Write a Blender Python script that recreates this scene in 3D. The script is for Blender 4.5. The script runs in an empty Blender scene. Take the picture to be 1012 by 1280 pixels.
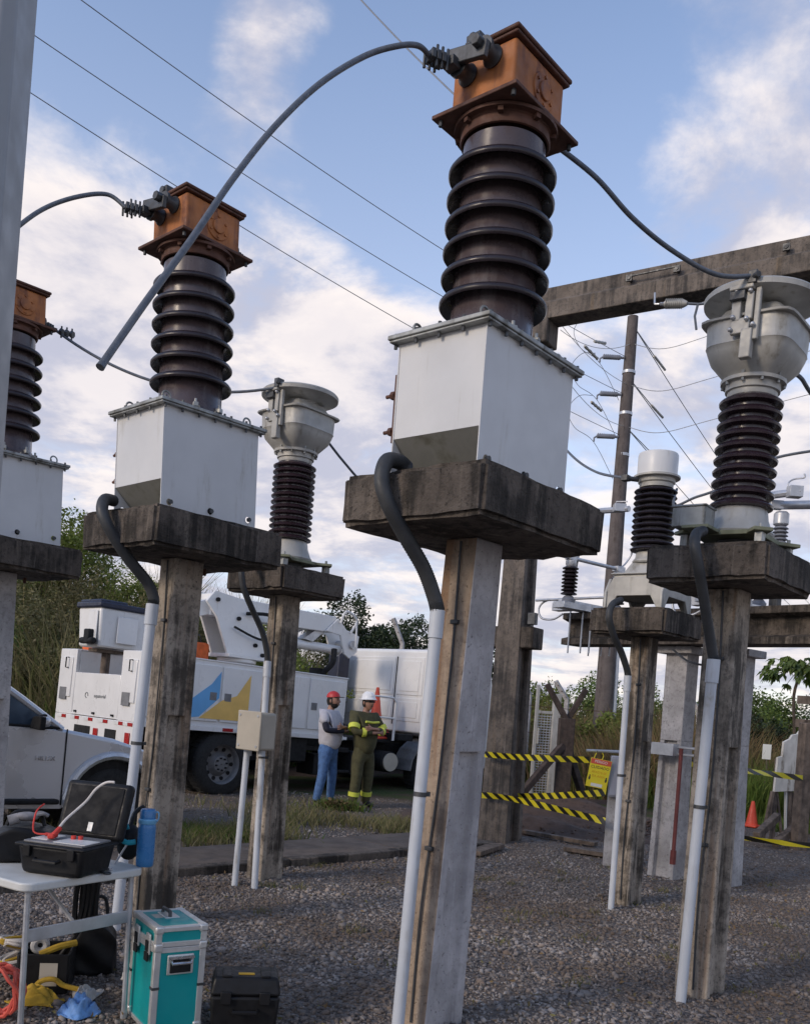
import bpy, bmesh, math, random
import numpy as np
from mathutils import Vector, Matrix, Euler
R = math.radians
random.seed(7); rng = np.random.default_rng(7)
sc = bpy.context.scene
COL = sc.collection

# ------------------------------------------------------------------ camera
ROLL = 0.075; FPX = 1150.0; CX = 506.0; CY = 879.0; CH = 1.6
cam = bpy.data.cameras.new('camera'); cam_o = bpy.data.objects.new('camera', cam); COL.objects.link(cam_o)
cam.sensor_fit = 'HORIZONTAL'; cam.sensor_width = 36.0
cam.lens = 36.0 * FPX / 1012.0
cam.shift_x = 0.0; cam.shift_y = (CY - 640.0) / 1012.0
cam.clip_start = 0.05; cam.clip_end = 3000
cam_o.location = (0, 0, CH); cam_o.rotation_euler = (R(90), -ROLL, 0)
sc.camera = cam_o

def P(x, y, Y):
    u = x - CX; v = CY - y
    c, s = math.cos(ROLL), math.sin(ROLL)
    return Vector(((u*c - v*s)/FPX*Y, Y, CH + (u*s + v*c)/FPX*Y))

# ------------------------------------------------------------------ world / sun / exposure
SUN_EL, SUN_DIR = 24.0, Vector((-0.80, -0.60, 0)).normalized()
world = bpy.data.worlds.new('World'); sc.world = world; world.use_nodes = True
def build_world():
    nt = world.node_tree; N = nt.nodes; L = nt.links; N.clear()
    out = N.new('ShaderNodeOutputWorld'); bg = N.new('ShaderNodeBackground'); L.new(bg.outputs[0], out.inputs[0])
    sky = N.new('ShaderNodeTexSky'); sky.sky_type = 'NISHITA'; sky.sun_disc = False
    sky.sun_elevation = R(SUN_EL); sky.sun_rotation = math.atan2(SUN_DIR.x, SUN_DIR.y)
    sky.air_density = 1.0; sky.dust_density = .35; sky.ozone_density = 1.6
    tc = N.new('ShaderNodeTexCoord')
    def math_(op, a, b=None, c=None):
        n = N.new('ShaderNodeMath'); n.operation = op
        for i, v in enumerate((a, b, c)):
            if v is None: continue
            if isinstance(v, (int, float)): n.inputs[i].default_value = v
            else: L.new(v, n.inputs[i])
        return n.outputs[0]
    def mapr(v, a, b, c, d, smooth=True):
        n = N.new('ShaderNodeMapRange'); n.interpolation_type = 'SMOOTHSTEP' if smooth else 'LINEAR'
        L.new(v, n.inputs[0])
        for i, q in enumerate((a, b, c, d)): n.inputs[1+i].default_value = q
        return n.outputs[0]
    sep = N.new('ShaderNodeSeparateXYZ'); L.new(tc.outputs['Generated'], sep.inputs[0])
    z = math_('MAXIMUM', sep.outputs[2], 0.0)
    zz = math_('ADD', z, 0.20)
    px = math_('DIVIDE', sep.outputs[0], zz); py = math_('DIVIDE', sep.outputs[1], zz)
    cmb = N.new('ShaderNodeCombineXYZ'); L.new(px, cmb.inputs[0]); L.new(py, cmb.inputs[1]); cmb.inputs[2].default_value = 3.7
    def noise(vec, scale, detail=9, rough=.58, dist=.0):
        n = N.new('ShaderNodeTexNoise'); n.inputs['Scale'].default_value = scale; n.inputs['Detail'].default_value = detail
        n.inputs['Roughness'].default_value = rough; n.inputs['Distortion'].default_value = dist
        L.new(vec, n.inputs['Vector']); return n.outputs[0]
    n1 = noise(cmb.outputs[0], 2.3, 10, .60, .25)
    off = N.new('ShaderNodeVectorMath'); off.operation = 'ADD'; L.new(cmb.outputs[0], off.inputs[0]); off.inputs[1].default_value = (-.09, -.09, 0.05)
    n2 = noise(off.outputs[0], 2.3, 10, .60, .25)
    n3 = noise(cmb.outputs[0], 6.0, 8, .6, .4)
    dens = math_('ADD', n1, mapr(sep.outputs[2], .02, .58, .17, -.12))
    dens = math_('ADD', dens, math_('MULTIPLY', math_('SUBTRACT', n3, .5), .16))
    # larger cloud banks of this particular sky: direction, radius, weight
    for (x, y, rad, w) in ((335, 25, .09, .26), (295, 135, .075, .20), (380, 190, .09, .12), (60, 270, .20, .20), (150, 480, .32, .12), (420, 430, .20, .09), (470, 580, .30, .12),
                           (930, 110, .30, .15), (990, 230, .18, .10), (880, 560, .34, .12), (560, 230, .22, -.14), (150, 90, .17, -.22), (240, 240, .09, -.10), (470, 230, .16, -.16), (740, 220, .22, -.14), (700, 60, .16, -.10)):
        d = (P(x, y, 1.0) - Vector((0, 0, CH))).normalized()
        vd = N.new('ShaderNodeVectorMath'); vd.operation = 'DISTANCE'
        L.new(tc.outputs['Generated'], vd.inputs[0]); vd.inputs[1].default_value = d
        dens = math_('ADD', dens, mapr(vd.outputs['Value'], 0.0, rad, w, 0.0))
    mask = mapr(dens, .44, .70, 0.0, 1.0)
    lit = mapr(math_('SUBTRACT', n1, n2), -.10, .12, 0.0, 1.0)
    lit2 = math_('MULTIPLY', lit, mapr(dens, .55, .85, 1.0, .62))
    ccol = N.new('ShaderNodeMixRGB'); L.new(lit2, ccol.inputs[0])
    ccol.inputs[1].default_value = (.40, .405, .49, 1); ccol.inputs[2].default_value = (.82, .74, .69, 1)
    sks = N.new('ShaderNodeMixRGB'); sks.blend_type = 'MULTIPLY'; sks.inputs[0].default_value = 1
    L.new(sky.outputs[0], sks.inputs[1]); sks.inputs[2].default_value = (.172, .166, .172, 1)
    hz = N.new('ShaderNodeMixRGB'); L.new(mapr(sep.outputs[2], .0, .75, .66, .04), hz.inputs[0]); L.new(sks.outputs[0], hz.inputs[1]); hz.inputs[2].default_value = (.52, .53, .62, 1)
    mix = N.new('ShaderNodeMixRGB'); L.new(math_('MULTIPLY', mask, .93), mix.inputs[0])
    L.new(hz.outputs[0], mix.inputs[1]); L.new(ccol.outputs[0], mix.inputs[2])
    L.new(mix.outputs[0], bg.inputs[0]); bg.inputs[1].default_value = 1.0
build_world()
sun = bpy.data.lights.new('sun', 'SUN'); sun.energy = 1.15; sun.angle = R(14); sun.color = (1.0, .84, .66)
sun_o = bpy.data.objects.new('sun', sun); COL.objects.link(sun_o); sun_o.location = (0, 0, 30)
sd = Vector((SUN_DIR.x*math.cos(R(SUN_EL)), SUN_DIR.y*math.cos(R(SUN_EL)), math.sin(R(SUN_EL))))
sun_o.rotation_euler = sd.to_track_quat('Z', 'Y').to_euler()
sc.view_settings.view_transform = 'Standard'; sc.view_settings.look = 'None'
sc.view_settings.gamma = 1; sc.view_settings.use_curve_mapping = False
sc.view_settings.exposure = 0.5

# ------------------------------------------------------------------ helpers
class MB:
    def __init__(s): s.v = []; s.f = []; s.m = Matrix.Identity(4); s.c = []
    def add(s, vs, fs):
        b = len(s.v); s.c.append((b, len(s.f))); s.v += [s.m @ Vector(q) for q in vs]; s.f += [tuple(b+i for i in f) for f in fs]; return s
    def box(s, c, d, rot=None):
        x, y, z = d[0]/2, d[1]/2, d[2]/2
        vs = [Vector((i*x, j*y, k*z)) for i in (-1, 1) for j in (-1, 1) for k in (-1, 1)]
        if rot is not None: vs = [rot @ q for q in vs]
        c = Vector(c)
        return s.add([q+c for q in vs], [(0,1,3,2),(4,6,7,5),(0,4,5,1),(2,3,7,6),(0,2,6,4),(1,5,7,3)])
    def cyl(s, p0, p1, r0, r1=None, n=12, caps=True):
        p0 = Vector(p0); p1 = Vector(p1); r1 = r0 if r1 is None else r1
        q = (p1-p0).to_track_quat('Z', 'Y')
        vs = []
        for p, r in ((p0, r0), (p1, r1)):
            for i in range(n):
                a = 2*math.pi*i/n; vs.append(p + q @ Vector((r*math.cos(a), r*math.sin(a), 0)))
        fs = [(i, (i+1) % n, n+(i+1) % n, n+i) for i in range(n)]
        if caps: fs += [tuple(range(n-1, -1, -1)), tuple(range(n, 2*n))]
        return s.add(vs, fs)
    def tube(s, pts, r, n=8, caps=True):
        pts = [Vector(p) for p in pts]; k = len(pts)
        rs = r if isinstance(r, (list, tuple)) else [r]*k
        tang = [(pts[min(i+1, k-1)]-pts[max(i-1, 0)]).normalized() for i in range(k)]
        up = Vector((0, 0, 1)) if abs(tang[0].z) < .9 else Vector((1, 0, 0))
        nrm = (up - tang[0]*up.dot(tang[0])).normalized()
        vs = []
        for i in range(k):
            nrm = (nrm - tang[i]*nrm.dot(tang[i])).normalized(); bi = tang[i].cross(nrm)
            for j in range(n):
                a = 2*math.pi*j/n; vs.append(pts[i] + nrm*(rs[i]*math.cos(a)) + bi*(rs[i]*math.sin(a)))
        fs = [(i*n+j, i*n+(j+1) % n, (i+1)*n+(j+1) % n, (i+1)*n+j) for i in range(k-1) for j in range(n)]
        if caps: fs += [tuple(range(n-1, -1, -1)), tuple(range((k-1)*n, k*n))]
        return s.add(vs, fs)
    def lathe(s, prof, n=32, sq=None, c=(0, 0, 0), caps=True):
        vs = []; c = Vector(c)
        for r, z in prof:
            for i in range(n):
                a = 2*math.pi*i/n; k = 1.0
                if sq: k = 1.0/((abs(math.cos(a))**sq+abs(math.sin(a))**sq)**(1/sq))
                vs.append(c+Vector((r*k*math.cos(a), r*k*math.sin(a), z)))
        m = len(prof)
        fs = [(i*n+j, i*n+(j+1) % n, (i+1)*n+(j+1) % n, (i+1)*n+j) for i in range(m-1) for j in range(n)]
        if caps: fs += [tuple(range(n-1, -1, -1)), tuple(range((m-1)*n, m*n))]
        return s.add(vs, fs)
    def prism(s, poly, w0, w1, plane='xy', scale1=None):
        n = len(poly)
        def mk(a, b, w): return {'xy': (a, b, w), 'xz': (a, w, b), 'yz': (w, a, b)}[plane]
        p1 = poly if scale1 is None else scale1
        vs = [mk(a, b, w0) for a, b in poly] + [mk(a, b, w1) for a, b in p1]
        fs = [(i, (i+1) % n, n+(i+1) % n, n+i) for i in range(n)] + [tuple(range(n-1, -1, -1)), tuple(range(n, 2*n))]
        return s.add(vs, fs)
    def ball(s, c, r, sc_=(1, 1, 1), n=10, m=7):
        vs = []; c = Vector(c)
        vs.append(c+Vector((0, 0, -r*sc_[2])))
        for i in range(1, m):
            t = -math.pi/2+math.pi*i/m
            for j in range(n):
                a = 2*math.pi*j/n; vs.append(c+Vector((r*sc_[0]*math.cos(t)*math.cos(a), r*sc_[1]*math.cos(t)*math.sin(a), r*sc_[2]*math.sin(t))))
        vs.append(c+Vector((0, 0, r*sc_[2]))); top = len(vs)-1
        fs = [(0, 1+(j+1) % n, 1+j) for j in range(n)]
        for i in range(m-2):
            for j in range(n):
                a = 1+i*n; fs.append((a+j, a+(j+1) % n, a+n+(j+1) % n, a+n+j))
        a = 1+(m-2)*n; fs += [(a+j, a+(j+1) % n, top) for j in range(n)]
        return s.add(vs, fs)
    def torus(s, c, R_, r, axis='z', n=20, m=8, arc=1.0):
        pts = []
        for i in range(n+1):
            a = 2*math.pi*arc*i/n
            u, v = R_*math.cos(a), R_*math.sin(a)
            pts.append(Vector(c)+Vector({'z': (u, v, 0), 'y': (u, 0, v), 'x': (0, u, v)}[axis]))
        return s.tube(pts, r, m)
    def split(s, name, mat, parent=None, bevel=0):
        ends = s.c[1:]+[(len(s.v), len(s.f))]
        for (v0, f0), (v1, f1) in zip(s.c, ends):
            q = MB(); q.v = s.v[v0:v1]; q.f = [tuple(i-v0 for i in f) for f in s.f[f0:f1]]; q.build(name, mat, parent, bevel)
    def build(s, name, mat, parent=None, bevel=0, seg=2, sharp=38, loc=None):
        me = bpy.data.meshes.new(name); me.from_pydata([tuple(q) for q in s.v], [], s.f)
        bm = bmesh.new(); bm.from_mesh(me); bmesh.ops.recalc_face_normals(bm, faces=bm.faces); bm.to_mesh(me); bm.free()
        for p in me.polygons: p.use_smooth = True
        me.set_sharp_from_angle(angle=R(sharp))
        for m_ in (mat if isinstance(mat, (list, tuple)) else (mat,)): me.materials.append(m_)
        o = bpy.data.objects.new(name, me); COL.objects.link(o)
        if parent is not None: o.parent = parent
        if loc is not None: o.location = loc
        if bevel:
            b = o.modifiers.new('bevel', 'BEVEL'); b.width = bevel; b.segments = seg; b.limit_method = 'ANGLE'; b.angle_limit = R(40)
        return o

def thing(name, label, cat, loc=(0, 0, 0), rz=0, group=None, rot=None):
    o = bpy.data.objects.new(name, None); COL.objects.link(o); o.empty_display_size = .1
    o.location = loc; o.rotation_euler = rot if rot else (0, 0, rz)
    o['label'] = label; o['category'] = cat
    if group: o['group'] = group
    return o
def tag(o, label, cat, group=None):
    o['label'] = label; o['category'] = cat
    if group: o['group'] = group
    return o
def stuff(o, label=None, cat=None):
    o['kind'] = 'stuff'
    if label: o['label'] = label; o['category'] = cat
    return o
def struct(o, label=None):
    o['kind'] = 'structure'
    if label: o['label'] = label; o['category'] = o.name.split('.')[0].replace('_', ' ')
    return o
KIDS = {}
def children(o): return [c for c in COL.objects if c.parent == o]
def copy_tree(o, parent=None):
    c = o.copy(); COL.objects.link(c)
    if parent is not None: c.parent = parent
    for ch in children(o): copy_tree(ch, c)
    return c
def spline(pts, n=10):
    pts = [Vector(p) for p in pts]; out = []
    for i in range(len(pts)-1):
        p0 = pts[max(i-1, 0)]; p1 = pts[i]; p2 = pts[i+1]; p3 = pts[min(i+2, len(pts)-1)]
        for k in range(n):
            t = k/n
            out.append(.5*((2*p1)+(p2-p0)*t+(2*p0-5*p1+4*p2-p3)*t*t+(3*p1-p0-3*p2+p3)*t**3))
    out.append(pts[-1]); return out
def sag(p0, p1, s, n=16):
    p0 = Vector(p0); p1 = Vector(p1)
    return [p0.lerp(p1, i/n)-Vector((0, 0, 4*s*(i/n)*(1-i/n))) for i in range(n+1)]
def rotz(a): return Matrix.Rotation(a, 4, 'Z')
def text_mesh(name, body, size, mat, parent, loc, rot, extrude=.0015, align='CENTER', sx=1.0):
    cu = bpy.data.curves.new(name, 'FONT'); cu.body = body; cu.size = size; cu.extrude = extrude; cu.align_x = align; cu.align_y = 'CENTER'
    cu.resolution_u = 3
    t = bpy.data.objects.new(name+'_tmp', cu); COL.objects.link(t)
    dg = bpy.context.evaluated_depsgraph_get(); me = bpy.data.meshes.new_from_object(t.evaluated_get(dg))
    bpy.data.objects.remove(t); bpy.data.curves.remove(cu)
    me.name = name; me.materials.clear(); me.materials.append(mat)
    o = bpy.data.objects.new(name, me); COL.objects.link(o); o.parent = parent; o.location = loc; o.rotation_euler = rot; o.scale = (sx, 1, 1)
    return o

# ------------------------------------------------------------------ materials
def newmat(name):
    m = bpy.data.materials.new(name); m.use_nodes = True
    nt = m.node_tree; b = nt.nodes['Principled BSDF']; return m, nt, b
def nz(nt, vec, scale, detail=5, rough=.6, dist=0):
    n = nt.nodes.new('ShaderNodeTexNoise'); n.inputs['Scale'].default_value = scale; n.inputs['Detail'].default_value = detail
    n.inputs['Roughness'].default_value = rough; n.inputs['Distortion'].default_value = dist
    if vec is not None: nt.links.new(vec, n.inputs['Vector'])
    return n.outputs[0]
def mr(nt, v, a, b, c=0., d=1.):
    n = nt.nodes.new('ShaderNodeMapRange'); n.interpolation_type = 'SMOOTHSTEP'; nt.links.new(v, n.inputs[0])
    for i, q in enumerate((a, b, c, d)): n.inputs[1+i].default_value = q
    return n.outputs[0]
def mixc(nt, f, a, b, mode='MIX'):
    n = nt.nodes.new('ShaderNodeMixRGB'); n.blend_type = mode
    for i, q in ((0, f), (1, a), (2, b)):
        if isinstance(q, (int, float)): n.inputs[i].default_value = q
        elif isinstance(q, tuple): n.inputs[i].default_value = q if len(q) == 4 else (*q, 1)
        else: nt.links.new(q, n.inputs[i])
    return n.outputs[0]
def mth(nt, op, a, b):
    n = nt.nodes.new('ShaderNodeMath'); n.operation = op
    for i, q in enumerate((a, b)):
        if isinstance(q, (int, float)): n.inputs[i].default_value = q
        else: nt.links.new(q, n.inputs[i])
    return n.outputs[0]
def wpos(nt, s=(1, 1, 1)):
    g = nt.nodes.new('ShaderNodeNewGeometry'); mp = nt.nodes.new('ShaderNodeVectorMath'); mp.operation = 'MULTIPLY'
    nt.links.new(g.outputs['Position'], mp.inputs[0]); mp.inputs[1].default_value = s; return mp.outputs[0]
def bump(nt, b, h, strength=.3, dist=.01):
    n = nt.nodes.new('ShaderNodeBump'); n.inputs['Strength'].default_value = strength; n.inputs['Distance'].default_value = dist
    nt.links.new(h, n.inputs['Height']); nt.links.new(n.outputs[0], b.inputs['Normal'])
def mat(name, col, rough=.6, metal=0., var=.25, scale=6, dirt=None, dirt_amt=(.55, .75), bmp=0., bscale=40, streak=True, spec=None, coat=0):
    m, nt, b = newmat(name); p = wpos(nt)
    n1 = nz(nt, p, scale, 6)
    c = mixc(nt, mr(nt, n1, .3, .7), tuple(x*(1-var) for x in col), tuple(min(1, x*(1+var*.6)) for x in col))
    if dirt:
        sp = wpos(nt, (9, 9, 1.1) if streak else (1, 1, 1))
        d = mth(nt, 'MULTIPLY', mr(nt, nz(nt, sp, 1.3 if streak else 5, 6), *dirt_amt), mr(nt, nz(nt, p, 14, 4), .35, .65, .35, 1))
        c = mixc(nt, d, c, dirt)
    nt.links.new(c, b.inputs['Base Color'])
    r = mr(nt, nz(nt, p, scale*3, 4), .3, .7, max(.05, rough-.1), min(1, rough+.12)); nt.links.new(r, b.inputs['Roughness'])
    b.inputs['Metallic'].default_value = metal
    if spec is not None: b.inputs['Specular IOR Level'].default_value = spec
    if coat: b.inputs['Coat Weight'].default_value = coat
    if bmp: bump(nt, b, nz(nt, p, bscale, 5), .5, bmp)
    return m
def concrete(name, base, dark, rust, dk=(.42, .62), rk=(.56, .72), fine=.004):
    m, nt, b = newmat(name); p = wpos(nt); sp = wpos(nt, (11, 11, .55)); sp2 = wpos(nt, (17, 17, 1.3))
    c = mixc(nt, mr(nt, nz(nt, p, 3.5, 7, .65), .3, .7), tuple(x*.72 for x in base), tuple(x*1.18 for x in base))
    c = mixc(nt, mth(nt, 'MULTIPLY', mr(nt, nz(nt, sp, 1.0, 5), *rk), .75), c, rust)
    d = mth(nt, 'ADD', mth(nt, 'MULTIPLY', nz(nt, p, 2.1, 8, .7), .6), mth(nt, 'MULTIPLY', nz(nt, sp2, 1.0, 6, .6), .4))
    c = mixc(nt, mth(nt, 'MULTIPLY', mr(nt, d, *dk), .9), c, dark)
    c = mixc(nt, mth(nt, 'MULTIPLY', mr(nt, nz(nt, wpos(nt, (26, 26, .8)), 1.0, 5), .60, .72), .55), c, tuple(min(1, x*1.45+.03) for x in base))
    c = mixc(nt, mth(nt, 'MULTIPLY', mr(nt, nz(nt, p, 24, 5, .7), .50, .64), .5), c, tuple(x*1.6 for x in dark))
    pit = mr(nt, nz(nt, p, 55, 3), .62, .70)
    c = mixc(nt, mth(nt, 'MULTIPLY', pit, .55), c, tuple(x*.5 for x in dark))
    nt.links.new(c, b.inputs['Base Color']); b.inputs['Roughness'].default_value = .9; b.inputs['Specular IOR Level'].default_value = .25
    h = mth(nt, 'SUBTRACT', mth(nt, 'ADD', nz(nt, p, 90, 5), mth(nt, 'MULTIPLY', nz(nt, p, 12, 6), 2.0)), mth(nt, 'MULTIPLY', pit, .8))
    bump(nt, b, h, .7, fine); return m
def island(name, cols, rough=.7, var=.3, spec=.3, transl=0, tint=None):
    m, nt, b = newmat(name)
    g = nt.nodes.new('ShaderNodeNewGeometry'); cr = nt.nodes.new('ShaderNodeValToRGB'); cr.color_ramp.interpolation = 'LINEAR'
    el = cr.color_ramp.elements
    for i, c in enumerate(cols):
        e = el[i] if i < 2 else el.new(i/(len(cols)-1))
        e.position = i/(len(cols)-1); e.color = (*c, 1)
    nt.links.new(g.outputs['Random Per Island'], cr.inputs[0])
    p = wpos(nt); n1 = nz(nt, p, .9, 3)
    c = mixc(nt, 1.0, cr.outputs[0], mixc(nt, mr(nt, n1, .3, .7), (1-var, 1-var, 1-var), (1+var, 1+var, 1+var)), 'MULTIPLY')
    if tint: c = mixc(nt, mth(nt, 'MULTIPLY', mr(nt, nz(nt, p, .75, 6, .62), .45, .59), .66), c, tint)
    nt.links.new(c, b.inputs['Base Color']); b.inputs['Roughness'].default_value = rough; b.inputs['Specular IOR Level'].default_value = spec
    if transl:
        t = nt.nodes.new('ShaderNodeBsdfTranslucent'); mx = nt.nodes.new('ShaderNodeMixShader'); mx.inputs[0].default_value = transl
        nt.links.new(c, t.inputs[0]); nt.links.new(b.outputs[0], mx.inputs[1]); nt.links.new(t.outputs[0], mx.inputs[2])
        nt.links.new(mx.outputs[0], nt.nodes['Material Output'].inputs[0])
    return m

M_conc = concrete('post_concrete', (.36, .28, .21), (.12, .090, .070), (.22, .125, .070), (.50, .66), (.48, .62))
M_conc_c = concrete('smooth_grey_concrete', (.43, .41, .41), (.20, .185, .18), (.33, .28, .235), (.60, .76), (.64, .78), .003)
M_conc_d = concrete('mouldy_concrete', (.38, .325, .265), (.045, .039, .033), (.22, .14, .085), (.46, .58), (.55, .68))
M_conc_g = concrete('grey_concrete', (.46, .44, .43), (.14, .13, .125), (.32, .24, .17), (.56, .74), (.62, .76))
M_slab = concrete('blackened_concrete', (.130, .108, .090), (.026, .023, .020), (.22, .185, .15), (.45, .58), (.56, .68), .012)
M_gantry = concrete('gantry_concrete', (.185, .155, .13), (.045, .042, .04), (.2, .15, .1), (.46, .62), (.58, .74), .006)
M_white = mat('white_tank_paint', (.64, .64, .635), .45, 0, .05, 3, (.36, .33, .27), (.55, .78))
M_shade_grime = mat('shade_and_mildew_paint', (.25, .25, .23), .7, 0, .2, 5, (.11, .105, .075), (.42, .66), streak=False)  # tank chute: mostly underside shade put into the colour, plus some mildew
M_lid = mat('galvanised_lid', (.36, .37, .36), .5, .35, .2, 8, (.10, .09, .07), (.45, .65))
M_rust = mat('rusty_orange_paint', (.42, .150, .042), .66, .0, .22, 5, (.15, .052, .028), (.46, .64), .002, 60)
M_rustd = mat('dark_rust', (.115, .050, .032), .75, .0, .3, 9, (.07, .03, .02), (.45, .7), .002, 60)
M_brown = mat('brown_glaze', (.085, .064, .066), .26, 0, .18, 4, (.17, .15, .15), (.50, .72), spec=.45)
M_shed = mat('dark_shed_glaze', (.024, .018, .022), .32, 0, .2, 5, None, spec=.4)
M_maroon = mat('maroon_porcelain', (.034, .020, .026), .26, 0, .2, 5, (.12, .09, .09), (.58, .76), spec=.6)
M_porc_g = mat('grey_porcelain', (.22, .23, .26), .3, 0, .15, 6)
M_alu = mat('cast_aluminium', (.43, .42, .39), .55, .2, .15, 5, (.22, .20, .16), (.52, .74), .001, 90)
M_alud = mat('weathered_clamp_metal', (.085, .088, .092), .5, .5, .3, 9, (.05, .05, .05), (.45, .7))
M_galv = mat('galvanised_steel', (.52, .53, .55), .42, .6, .15, 8)
M_green = mat('mossy_frame_paint', (.22, .23, .15), .7, .0, .25, 7, (.10, .09, .06), (.50, .7))
M_cable = mat('grey_conductor', (.13, .145, .17), .55, .2, .2, 30)
M_wire = mat('thin_wire_metal', (.22, .23, .25), .5, .4, .1, 10)
M_hose = mat('black_hose_rubber', (.045, .048, .052), .55, 0, .2, 10)
M_pvc = mat('white_pipe_plastic', (.53, .56, .60), .45, 0, .08, 4, (.28, .25, .21), (.52, .72))
M_black = mat('black_plastic', (.009, .009, .010), .5, 0, .2, 10, spec=.3)
M_blackr = mat('tyre_rubber', (.020, .020, .020), .85, 0, .25, 12)
M_under = mat('dark_chassis', (.014, .014, .015), .75, 0, .3, 6, spec=.3)
M_rodred = mat('dull_red_rod', (.16, .035, .03), .6, 0, .2, 10)
M_truck = mat('white_truck_paint', (.76, .75, .73), .35, 0, .05, 2, (.40, .36, .30), (.60, .82), coat=.3)
M_silver = mat('silver_car_paint', (.60, .61, .635), .27, .55, .0, .6, coat=.6)
M_glass = mat('dark_window_glass', (.035, .055, .08), .04, 0, .1, 2, spec=.8)
M_chrome = mat('chrome', (.65, .66, .68), .2, .9, .05, 6)
M_rim = mat('dusty_wheel_steel', (.20, .20, .205), .6, .3, .2, 8)
M_red = mat('red_paint', (.50, .03, .03), .45, 0, .15, 6)
M_lamp = mat('red_lamp_lens', (.38, .02, .02), .2, 0, .1, 20)
M_refl = mat('white_reflector', (.70, .70, .68), .35, 0, .1, 12)
M_blue = mat('blue_graphic', (.13, .40, .72), .4, 0, .08, 3)
M_yelg = mat('yellow_graphic', (.82, .52, .14), .4, 0, .1, 3)
M_navy = mat('navy_paint', (.02, .025, .05), .5)
M_ink = mat('grey_lettering', (.20, .21, .21), .6)
M_cone = mat('orange_cone_plastic', (.72, .08, .035), .5, 0, .12, 6)
M_orange = mat('orange_fabric', (.70, .14, .035), .8, 0, .2, 12)
M_teal = mat('teal_laminate', (.0, .30, .30), .38, 0, .06, 3)
M_caseal = mat('case_aluminium', (.62, .62, .60), .38, .55, .1, 12)
M_table = mat('white_table_plastic', (.62, .62, .59), .5, 0, .08, 5, (.35, .33, .3), (.62, .8))
M_bottle = mat('blue_bottle_plastic', (.045, .19, .42), .28, 0, .06, 6)
M_bottle2 = mat('light_blue_plastic', (.16, .40, .62), .3, 0, .06, 6)
M_cyan = mat('turquoise_strap', (.02, .36, .46), .7, 0, .1, 12)
M_cord_r = mat('red_cord', (.60, .05, .035), .6)
M_cord_w = mat('pale_cord', (.62, .58, .54), .6)
M_ycloth = mat('yellow_cloth', (.46, .29, .03), .9, 0, .25, 18)
M_bcloth = mat('blue_plastic_bag', (.14, .30, .62), .5, 0, .4, 22)
M_wcloth = mat('crumpled_white_paper', (.45, .44, .43), .8, 0, .2, 20)
M_clothg = mat('grey_cotton', (.26, .25, .25), .95, 0, .35, 22)
M_wood = mat('weathered_wood', (.16, .122, .095), .9, 0, .4, 10, (.045, .035, .03), (.45, .65), .004, 40)
M_woodd = mat('dark_old_wood', (.060, .043, .036), .9, 0, .4, 10, (.03, .024, .02), (.45, .65), .004, 40)
M_gatem = mat('dull_gate_paint', (.42, .41, .38), .6, 0, .12, 8, (.22, .19, .16), (.5, .68))
M_board = mat('whitewashed_board', (.62, .60, .55), .85, 0, .12, 8, (.25, .22, .18), (.50, .66), .002, 60)
M_box_b = mat('beige_box_plastic', (.46, .42, .35), .55, 0, .08, 5)
M_meter = mat('grey_cabinet_paint', (.34, .35, .40), .5, 0, .08, 4)
M_signy = mat('sign_yellow', (.80, .66, .03), .5, 0, .04, 4)
M_signr = mat('sign_red', (.66, .11, .06), .5, 0, .04, 4)
M_signw = mat('sign_white', (.76, .76, .70), .5, 0, .04, 4)
M_signd = mat('sign_dark_print', (.05, .05, .03), .6)
M_signo = mat('sign_orange_print', (.70, .33, .01), .6)
M_steelp = mat('painted_steel_grey', (.30, .31, .32), .45, .1, .06, 3)
M_skin = mat('skin', (.34, .185, .13), .55, 0, .1, 30)
M_shirt = mat('pale_grey_shirt', (.52, .51, .55), .9, 0, .12, 14)
M_jeans = mat('blue_jeans', (.075, .155, .33), .9, 0, .3, 16)
M_olive = mat('olive_workwear', (.070, .066, .030), .9, 0, .25, 14)
M_hiviz = mat('hi_vis_band', (.62, .66, .08), .6, 0, .1, 14)
M_hair = mat('dark_hair', (.015, .011, .009), .8)
M_helm = mat('white_helmet', (.80, .80, .80), .3, 0, .03, 8)
M_boot = mat('dark_boot', (.025, .021, .018), .7)
M_navys = mat('navy_sleeve', (.013, .014, .028), .85)

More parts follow.
